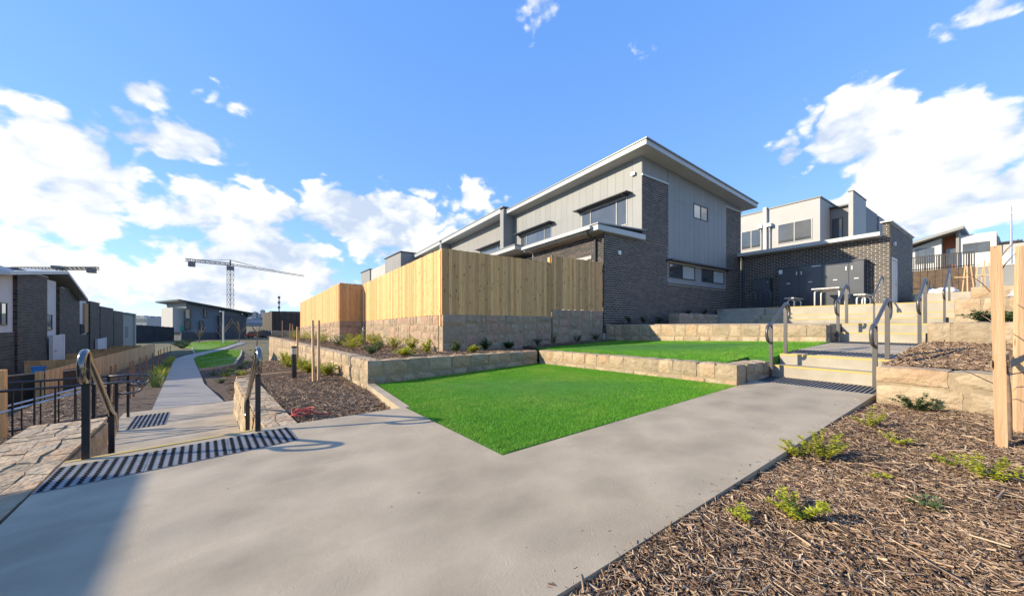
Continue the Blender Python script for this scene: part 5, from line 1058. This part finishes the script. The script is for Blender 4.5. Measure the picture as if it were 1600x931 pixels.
K2 = thing('tower_crane', 'tower crane jib showing above the left townhouse roof', 'crane', dep(96, 520, 140), 'tower cranes'); m0 = dep(96, 421, 140); lattice(K2, 'mast', (m0.x, m0.y, -3), m0, 1.9, 14, M_crane, .22); e0, e1 = dep(20, 419, 140), dep(152, 419.5, 140); m1 = dep(96, 419.5, 140)
lattice(K2, 'jib', m1, e0, .9, 14, M_crane, .16); lattice(K2, 'counter_jib', m1, e1, 1.1, 8, M_crane, .28); c = dep(143, 423, 140); b = MB(); b.box(c.x - 1.1, c.x + 1.1, c.y - 1.1, c.y + 1.1, c.z - .9, c.z + 1.1); b.build('counterweight', M_crane, K2); c = dep(93, 418, 140); b = MB(); b.box(c.x - 2, c.x + 2, c.y - 1, c.y + 1, c.z - .6, c.z + .6); b.build('cab', M_crane, K2)
def pole(label, px, y0, y1, d, r, m, head=True, cat='mast', name='light_pole'):
    p, q = dep(px, y0, d), dep(px, y1, d); t = thing(name, label, cat, p); b = MB(); b.tube([(p.x, p.y, p.z - 1), (p.x, p.y, q.z)], r, 8, r * .7); b.build('pole', m, t)
    if head: b = MB(); b.tube([(p.x, p.y, q.z), (p.x - r * 4, p.y - r * 1.5, q.z + r * .6)], r * .8, 6); b.build('lamp_arm', m, t)
    else:
        b = MB()
        for k in range(3): b.box(p.x - r * 1.8, p.x + r * 1.8, p.y - r * 1.8, p.y + r * 1.8, q.z - (q.z - p.z) * (.02 + .24 * k) - r * 2, q.z - (q.z - p.z) * (.02 + .24 * k) + r * 2)
        b.build('antenna', m, t)
pole('pale street light pole in front of the far grey building', 349, 533, 487, 62, .12, M_whitepaint); pole('dark phone mast on the far ridge', 436, 497, 464, 300, .5, M_crane, False)
def distant(label, x0, x1, y0, y1, d, m, fl):
    F = Face(fxy(x0, d), fxy(x1, d), NF); p = dep((x0 + x1) / 2, y0, d); t = thing('distant_building', label, 'building', p, 'distant buildings on the skyline'); b = MB(); F.box(b, 0, F.L, fz(y0, d), fz(y1, d), -F.L * .8, 0); b.build('wall', m, t)
    h = fz(y1, d) - fz(y0, d)
    for k in range(fl): b = MB(); z = fz(y0, d) + h * (k + .35) / fl; F.box(b, F.L * .08, F.L * .92, z, z + h / fl * .45, 0, F.L * .01); b.build('window_band', M_glass, t)
    b = MB(); F.box(b, F.L * .3, F.L * .6, fz(y1, d), fz(y1, d) + h * .08, -F.L * .5, -F.L * .2); b.build('roof_plant', m, t)
distant('glassy apartment block just right of the left townhouse row', 207, 229, 530, 495.5, 95, M_lgrey, 3); distant('pale tower block on the skyline left of the grey building', 240, 246, 520, 496, 260, M_lgrey, 5)
words = ['leftmost', 'second', 'third', 'fourth', 'fifth', 'sixth', 'seventh', 'eighth']
for k, (x0, x1, y1) in enumerate(((387, 393, 491), (394, 400, 487.5), (401, 405, 490), (406.5, 411.5, 484.5), (413, 419, 489), (420, 424, 486.5), (425.5, 431, 488.5), (440, 447, 489.5))):
    distant(words[k] + ' of the tiny skyline blocks between the grey building and timber fence', x0, x1, 500, y1, 900 + 60 * k, M_city, 3)
rr_ = random.Random(5)
hb = MB()
for k in range(240):
    px = rr_.uniform(225, 470) if k % 2 else rr_.uniform(385, 445); d = rr_.uniform(350, 1200); py = 512 - (d - 350) / 850 * 17 + rr_.uniform(-1, 1); p = dep(px, py, d); s = rr_.uniform(5, 10); hb.cur = rr_.random() + .001; hb.box(p.x - s, p.x + s, p.y - s, p.y + s, p.z - 8, p.z + s * .5)
tag(hb.build('suburb', M_city), 'dense far-off suburb of houses on the ridge', 'suburb', None, 'stuff')
M_farwall = mat('boundary_dark', (.055, .058, .062), (.04, .043, .048), rough=.95, spec=.1, scale=.6)
t = thing('dark_wall', 'long dark boundary wall behind the parked cars', 'wall', dep(235, 530, 70)); _p, _q = Vector(fxy(204, 62)), Vector(fxy(272, 74)); _n = (_q - _p).normalized(); F = Face(_p, _q, (_n.y, -_n.x))
for k in range(8): b = MB(); F.box(b, F.L * k / 8 + .02, F.L * (k + 1) / 8 - .02, -4, fz(507 + .6 * k, 70), -.3, 0); b.build('panel', M_farwall, t)
def car(label, px, py, d, m, ang):
    p = dep(px, py, d); t = thing('parked_car', label, 'car', p, 'cars parked in the distance'); M = Matrix.Translation(p) @ Matrix.Rotation(ang, 4, 'Z'); L_ = 4.3
    def prof(ps, w, nm, mt, par): b = MB(); b.extr([(x, -w, z) for x, z in ps], (0, 2 * w, 0)); return b.build(nm, mt, par, mw=M)
    prof([(-2.1, .35), (2.1, .35), (2.15, .75), (1.3, .95), (-1.9, 1.0), (-2.15, .7)], .85, 'body', m, t); prof([(-1.75, .98), (1.05, .93), (.4, 1.45), (-1.3, 1.48)], .74, 'cabin', M_glass, t); prof([(.35, 1.45), (-1.25, 1.45), (-1.2, 1.52), (.25, 1.5)], .76, 'roof', m, t)
    for x in (-1.35, 1.35):
        for y in (-.88, .70): b = MB(); b.tube([(x, y, .33), (x, y + .18, .33)], .33, 14); b.build('wheel', M_tyre, t, mw=M)
car('white car parked by the dark boundary wall, left one', 222, 529.5, 84, M_carw, R(20)); car('white car parked by the dark boundary wall, right one', 240, 528, 92, M_carw, R(20)); car('dark blue car in front of the far ridge beside the grey building', 419, 527, 75, M_card, R(-20)); car('red car in front of the far ridge beside the grey building', 402, 528, 78, mat('car_red', (.28, .02, .02), rough=.3, scale=2, coat=.5), R(-20))

# ------------------------------------------------------------------ stakes, saplings, bollards
def stake(label, p, h, w=.05, lean=(0, 0), rot=0, grp=None, m=None):
    b = MB(); p = Vector(p); n = 5; vs = []
    for i in range(n + 1):
        f = i / n; c = p + Vector((lean[0] * f, lean[1] * f, -.25 + (h + .25) * f)); k = 1 if i < n else .86
        for a in range(4):
            A = rot + math.pi / 4 + a * math.pi / 2; vs.append(c + Vector((math.cos(A), math.sin(A), 0)) * w * .707 * k * rng.uniform(.95, 1.05) + (Vector((0, 0, rng.uniform(-.01, .01))) if i == n else Vector()))
    b.add(vs, [(i * 4 + j, i * 4 + (j + 1) % 4, i * 4 + 4 + (j + 1) % 4, i * 4 + 4 + j) for i in range(n) for j in range(4)] + [(n * 4, n * 4 + 1, n * 4 + 2, n * 4 + 3)])
    return tag(b.build('timber_stake', m or M_stake), label, 'stake', grp)
def hit(px, py, zf):
    z = .1
    for _ in range(12): q = at(px, py, z); z = zf(q.x, q.y)
    return at(px, py, z)
s1 = hit(1566, 700, zb1); s2 = hit(1589, 676, zb1)
stake('thick rough timber stake in the foreground mulch, left of the sapling', s1, 1.74, .052, (-.035, .03), R(20)); stake('thick rough timber stake in the foreground mulch, right of the sapling', s2, 1.76, .048, (.03, -.02), R(30))
sp = hit(1583, 690, zb1)
t = thing('sapling', 'bare young sapling tied between two thick stakes at the right', 'tree', sp); b = MB()
pts = [sp + Vector((.012 * math.sin(i * .9) - .012 * i, .012 * math.cos(i * .7) + .008 * i, i * .14 - .1)) for i in range(14)]; b.tube(pts, .017, 8, .007); b.build('trunk', M_bark, t, smooth=True)
for (k, dx, dy, dz) in ((10, -.12, .15, .22), (11, .2, -.1, .25), (8, .15, .1, .12), (6, -.2, .25, -.02), (5, .25, -.2, .05), (12, -.06, -.12, .2), (4, -.35, .4, .25)):
    p = pts[k]; b = MB(); b.tube([p, p + Vector((dx * .5, dy * .5, dz * .6)), p + Vector((dx, dy, dz))], .006, 5, .002); b.build('branch', M_bark, t)
tie = thing('tree_tie', 'brown webbing strap binding the sapling to its two stakes', 'tie', (sp.x, sp.y, .82)); b = MB(); a_, c_ = s1 + Vector((-.02, .01, .72)), s2 + Vector((.01, 0, .72)); off = Vector((.03, -.05, 0))
for sgn in (-1, 1): b.hexa([a_ + off * sgn * .9 - Vector((.004, .004, .03)), c_ + off * sgn * .9 - Vector((.004, .004, .03)), c_ + off * sgn * .9 + Vector((.004, .004, -.03)), a_ + off * sgn * .9 + Vector((.004, .004, -.03)), a_ + off * sgn * .9 + Vector((-.004, -.004, .03)), c_ + off * sgn * .9 + Vector((-.004, -.004, .03)), c_ + off * sgn * .9 + Vector((.004, .004, .03)), a_ + off * sgn * .9 + Vector((.004, .004, .03))])
b.build('strap', M_strap, tie)
q = at(490, 598, zg(.5, 8.8)); stake('left stake of the slim pair beside the near bollard', q, 1.42, .045, (-.02, 0), .3, 'slim stakes along the long wall'); q = at(497.5, 597, zg(.5, 8.8)); stake('right stake of the slim pair beside the near bollard', q, 1.42, .045, (.01, 0), .3, 'slim stakes along the long wall')
row = [(465, 572, 1.3), (447, 562, .75), (449, 560, 1.35), (437, 557, 1.35), (435, 555, 1.2), (430, 549, 1.3), (426, 546, 1.1), (421, 543, 1.1), (418, 541, 1.0)]
ordw = ['first', 'second', 'third', 'fourth', 'fifth', 'sixth', 'seventh', 'eighth', 'ninth', 'tenth', 'eleventh', 'twelfth']
for k, (px, py, h) in enumerate(row):
    q = gh(px, py); stake('%s slim stake along the long wall beyond the near pair' % ordw[k], q, h, .05, (rng.uniform(-.04, .04), 0), .2, 'slim stakes along the long wall')
for k, (px, py, h) in enumerate(((453, 512, 1.0), (457, 511, 1.0), (441, 517, 1.2))):
    q = dep(px, py + 12, 20 + 2 * k); stake(['left', 'middle', 'right'][[2, 0, 1].index(k)] + ' of three short stakes in the raised bed by the far fence', (q.x, q.y, .3), h, .05, grp='stakes in the raised bed')
M_redstake = mat('stake_red', (.27, .14, .07), (.19, .095, .045), rough=.8, scale=3, stretch=(12, 12, 1), rnd=.15)
lrow = [(170, 640), (177, 636), (202, 625), (209, 621), (219, 610), (229, 602), (238, 590), (246, 583), (252, 575), (256, 570), (262, 562), (265, 560)]
for k, (px, py) in enumerate(lrow):
    q = gh(px, py); stake('%s reddish stake along the pale lower fence, counting from the camera' % ordw[k], q, 1.1, .04, (rng.uniform(-.05, .05), 0), .1, 'stakes along the lower fence', M_redstake)
def bollard(label, p, h=.8):
    p = Vector(p); t = thing('bollard_light', label, 'bollard', p, 'garden bollard lights'); b = MB(); b.tube([p - Vector((0, 0, .1)), p + Vector((0, 0, h * .76))], .055, 16); b.build('post', M_black, t, smooth=False)
    b = MB(); b.tube([p + Vector((0, 0, h * .76)), p + Vector((0, 0, h * .95))], .054, 16); b.build('lens', M_galv, t); b = MB(); b.tube([p + Vector((0, 0, h * .95)), p + Vector((0, 0, h))], .06, 16); b.build('cap', M_black, t)
bollard('nearest black bollard light with silver head in the left bed', at(459.5, 592, zg(.2, 10))); bollard('second black bollard light, shorter in view behind the stair rail', gh(427, 563)); bollard('third black bollard light, smallest behind the stair rail', gh(421, 554))
# red cable coil and timber edging
q = at(473, 650, -.03); b = MB(); pts = []
for i in range(60): A = i / 60 * math.pi * 5.5; r_ = .12 + .03 * math.sin(A * .7); pts.append((q.x + r_ * math.cos(A), q.y + r_ * .8 * math.sin(A), q.z + .05 + .035 * math.sin(A * 1.6) + .03 * (i / 60)))
pts += [(q.x + .2, q.y - .16, q.z + .04), (q.x + .34, q.y - .2, q.z + .03)]; b.tube(pts, .008, 6); tag(b.build('cable_coil', M_red, smooth=True), 'red cable coiled on the mulch at the concrete edge', 'cable')
b = MB(); p, q = lf(5.32, .05), lf(5.5, 1.5); b.bar((p.x, p.y, -.03), (q.x, q.y, -.03), .06, .12); tag(b.build('edging_board', M_stake), 'short timber edging board at the end of the stair wall', 'edging')
b = MB(); b.tube([gh(205, 606) + Vector((0, 0, .1)), gh(209, 604) + Vector((0, 0, .12)), gh(215, 602) + Vector((0, 0, .1)), gh(218, 599) + Vector((0, 0, .05))], .05, 8); tag(b.build('drain_pipe', M_lgrey, smooth=True), 'pale bent pipe end lying in the mulch near the lower fence', 'pipe')

# ------------------------------------------------------------------ plants
def shrub(label, p, h, w, stems, per, leaf, m, grp, seed, droop=.3, name='shrub', up=.7):
    r_ = random.Random(seed); p = Vector(p); t = thing(name, label, 'plant', p, grp); sb = MB(); lb = MB()
    for i in range(stems):
        A = r_.uniform(0, 6.28); rad = w / 2 * math.sqrt(r_.random()); hh = h * r_.uniform(.55, 1.05) * (1 - .35 * (rad / (w / 2)) ** 2); tip = p + Vector((math.cos(A) * rad, math.sin(A) * rad, hh)); mid = p + Vector((math.cos(A) * rad * .45, math.sin(A) * rad * .45, hh * .55))
        sb.tube([p + Vector((math.cos(A), math.sin(A), 0)) * rad * .15 - Vector((0, 0, .02)), mid, tip], max(.0025, h * .008), 4, .0012)
        for k in range(per):
            f = r_.uniform(.25, 1.02); q = mid + (tip - mid) * ((f - .5) * 2) if f > .5 else p + (mid - p) * (f * 2); B_ = r_.uniform(0, 6.28); L_ = leaf * r_.uniform(.6, 1.2)
            d = Vector((math.cos(B_), math.sin(B_), r_.uniform(-droop, up))).normalized(); s = d.cross(Vector((r_.uniform(-.4, .4), r_.uniform(-.4, .4), 1))).normalized() * L_ * .22; lb.cur = r_.random() + .001
            n_ = d.cross(s).normalized() * L_ * .08; lb.add([q, q + d * L_ * .5 + s + n_, q + d * L_, q + d * L_ * .5 - s + n_], [(0, 1, 2, 3)])
    sb.build('stems', M_stem, t); lb.build('foliage', m, t); return t
def cluster(label, px, py, zf, h, w, seed, m=M_leaf, n=9, per=34, leaf=.032, z=None):
    h *= 1.35; w *= 1.2; per = int(per * 1.4)
    zz = .0
    for _ in range(6): q = at(px, py, zz); zz = zf(q.x, q.y)
    shrub(label, q, h, w, n, per, leaf, m, 'low plants in the foreground mulch', seed)
cluster('largest lime-green plant in the foreground mulch, low centre', 1248, 815, zb1, .15, .30, 1, n=12, per=40); cluster('lime-green plant with upright stems beside the path edge', 1285, 722, zb1, .24, .34, 2, n=14, per=44)
cluster('lime-green plant with two heads at the right of the foreground mulch', 1545, 755, zb1, .16, .34, 3, n=11, per=36); cluster('low green plant against the sandstone wall foot', 1432, 643, zb1, .16, .40, 4, m=M_leafd, n=14, per=40, leaf=.04)
cluster('sparse pale plant between path edge and stone wall', 1362, 668, zb1, .16, .28, 5, n=8, per=34); cluster('small lime seedling right of the sparse pale plant', 1398, 695, zb1, .08, .22, 6, n=6, per=26)
cluster('grey-green rosette in the middle of the foreground mulch', 1445, 792, zb1, .05, .17, 7, m=M_leafp, n=12, per=16, leaf=.03); cluster('tiny lime seedling left of the largest foreground plant', 1165, 818, zb1, .07, .18, 8, n=6, per=18); cluster('small lime seedling beside the upright-stemmed plant', 1245, 715, zb1, .12, .24, 9, n=8, per=28); cluster('tiny seedling at the middle of the foreground mulch', 1368, 748, zb1, .05, .1, 10, n=5, per=14); cluster('small lime seedling behind the two-headed plant', 1480, 728, zb1, .07, .16, 11, n=5, per=20)
cluster('low creeping plant on the mulch beside the landing', 1472, 545, zb2, .14, .45, 12, m=M_leafp, n=12, per=30); 
BEDSH = [(3.75, 8.35, .34, .34, M_leafp, 'small pale plant at the fence wall corner'), (4.1, 8.05, .22, .34, M_leaf, 'lime plant right of the fence wall corner'), (4.75, 8.5, .38, .34, M_leafd, 'dark plant against the fence wall, left one'), (5.5, 8.5, .30, .34, M_leafd, 'dark plant against the fence wall, right one'), (3.0, 8.35, .40, .42, M_leaf, 'lime shrub nearest left of the fence wall corner'), (2.35, 8.1, .24, .62, M_leaf, 'spreading lime shrub behind the low wall corner'), (2.95, 9.6, .46, .55, M_leaf, 'second lime shrub left of the fence wall corner'), (2.8, 10.9, .52, .65, M_leaf, 'third lime shrub left of the fence wall corner'), (2.2, 10.2, .30, .5, M_leafp, 'low pale shrub in the middle of the raised bed'), (2.6, 12.3, .56, .8, M_leaf, 'large lime shrub before the fence step'), (2.5, 13.9, .56, .9, M_leaf, 'second large lime shrub before the fence step'), (2.3, 15.6, .56, .9, M_leaf, 'third large lime shrub before the fence step'), (1.7, 11.5, .42, .7, M_leaf, 'lime shrub near the long wall top'), (1.6, 13.6, .52, .8, M_leafp, 'pale leggy shrub near the long wall top'), (1.35, 16.2, .6, .9, M_leaf, 'lime shrub beyond the pale leggy shrub'), (1.1, 18.8, .6, 1.1, M_leaf, 'lime shrub below the far fence'), (.8, 21.5, .65, 1.2, M_leaf, 'second lime shrub below the far fence'), (.5, 24.5, .65, 1.2, M_leaf, 'third lime shrub below the far fence'), (1.75, 8.9, .26, .4, M_leafp, 'small pale shrub behind the near wall corner'), (3.0, 14.9, .5, .6, M_leafp, 'pale shrub against the lit fence wall')]
for k, (x, y, h, w, m, lab) in enumerate(BEDSH):
    shrub(lab, (x, y, zb5(x, y) + .01), h, w, 20, 26, .075, m, 'shrubs in the raised bed', 40 + k)
for k, (x, y, m) in enumerate(((9.2, 8.5, M_leafd), (8.3, 8.5, M_leafd), (7.2, 8.45, M_leafp), (6.6, 8.5, M_leafd))):
    shrub('%s dark plant from the brick corner along the fence wall foot' % ordw[k], (x, y, zl2(x, 8.2) + .03), .34, .34, 12, 26, .06, m, 'plants along the fence wall', 70 + k)
for k, (x, y, z) in enumerate(((10.9, 8.4, 1.29), (11.8, 8.4, 1.29), (12.7, 8.3, 1.29), (14.6, 8.2, 1.65), (15.9, 8.2, 1.65))):
    shrub('%s dark plant from the left at the foot of the brick end wall' % ordw[k], (x, y, z), .34, .34, 12, 26, .07, M_leafd, 'plants at the brick wall', 80 + k)
shrub('dark spreading plant on top of the block wall right of the middle steps', (12.6, .55, 1.28), .28, .7, 16, 30, .09, M_leafd, None, 90, name='shrub'); shrub('second spreading plant on the block wall, behind the left stake', (12.6, .2, 1.28), .26, .6, 16, 30, .09, M_leafp, None, 91)
for k, (px, py, h, w) in enumerate(((510, 588, .38, .55), (484, 585, .42, .6), (470, 578, .45, .6), (452, 575, .45, .6), (445, 566, .5, .6), (440, 560, .55, .8), (433, 554, .55, .9))):
    q = gh(px, py); shrub('%s bushy lime shrub along the long wall foot, counting from the camera' % ordw[k], q, h, w, 26, 34, .07, M_leaf, 'shrubs at the long wall foot', 100 + k)
# grasses along the lower fence and scattered low shrubs by the path
def tuft(label, p, h, w, n, m, grp, seed):
    r_ = random.Random(seed); b = MB(); p = Vector(p)
    for i in range(n):
        A = r_.uniform(0, 6.28); o = Vector((math.cos(A), math.sin(A), 0)); q = p + o * w * .2 * r_.random(); L_ = h * r_.uniform(.6, 1.1); tip = q + o * w * .5 * r_.uniform(.3, 1) + Vector((0, 0, L_)); mid = q + o * w * .12 + Vector((0, 0, L_ * .65)); s = Vector((-o.y, o.x, 0)) * h * .012; b.cur = r_.random() + .001; b.add([q - s, q + s, mid + s, mid - s, tip], [(0, 1, 2, 3), (3, 2, 4)])
    return tag(b.build('grass_tuft', m), label, 'plant', grp)
for k, (px, py) in enumerate(((243, 606), (250, 596), (255, 588), (259, 579), (262, 572), (268, 566), (240, 598), (248, 586))):
    tuft('%s fine green grass tuft between lower path and fence' % ordw[k], gh(px, py), .55, .8, 90, M_leaf if k % 3 else M_leafp, 'grass tufts beside the lower path', 120 + k)
for k, (px, py) in enumerate(((345, 600), (352, 590), (335, 588), (360, 582), (375, 578), (385, 570), (395, 560), (400, 552), (350, 586), (392, 548), (370, 590), (380, 588))):
    shrub('%s low green shrub on the slope right of the lower path' % ordw[k], gh(px, py), .3, .6, 14, 24, .07, M_leaf if k % 2 else M_leafp, 'shrubs right of the lower path', 140 + k)
for k, (px, py) in enumerate(((285, 545), (290, 541), (276, 541), (283, 538), (296, 536))):
    shrub('%s dark hedge shrub beyond the path bend' % ordw[k], gh(px, py), .8, 1.6, 20, 26, .2, M_leafd, 'hedge shrubs beyond the bend', 160 + k)
tuft('small yellow-green weed beside the left picture edge post', at(14, 712, -.85) , .2, .3, 40, M_leaf, None, 170)
def bare_tree(label, px, py, d, h, seed):
    r_ = random.Random(seed); p = dep(px, py, d); t = thing('bare_tree', label, 'tree', p, 'bare young trees near the far building'); b = MB(); b.tube([p - Vector((0, 0, .5)), p + Vector((.05 * h, 0, h * .4))], .09, 6, .06); b.build('trunk', M_bark, t)
    c = MB()
    for i in range(16): f = r_.uniform(.15, .4); q = p + Vector((.05 * h * f / .4, 0, h * f)); A = r_.uniform(0, 6.28); L_ = h * r_.uniform(.35, .6); e_ = q + Vector((math.cos(A) * L_ * .5, math.sin(A) * L_ * .5, L_ * .85)); c.tube([q, q + (e_ - q) * .5 + Vector((0, 0, -.1)), e_], .05, 4, .015)
    c.build('crown', M_bark, t)
bare_tree('bare young tree left before the far grey building', 311, 534, 62, 3.8, 1); bare_tree('bare young tree behind the pale street light', 346, 534, 64, 5.2, 2); bare_tree('bare young tree before the dark wing of the far building', 373, 533, 66, 5.4, 3); bare_tree('bare young tree at the right of the far building', 401, 535, 55, 3.6, 4)
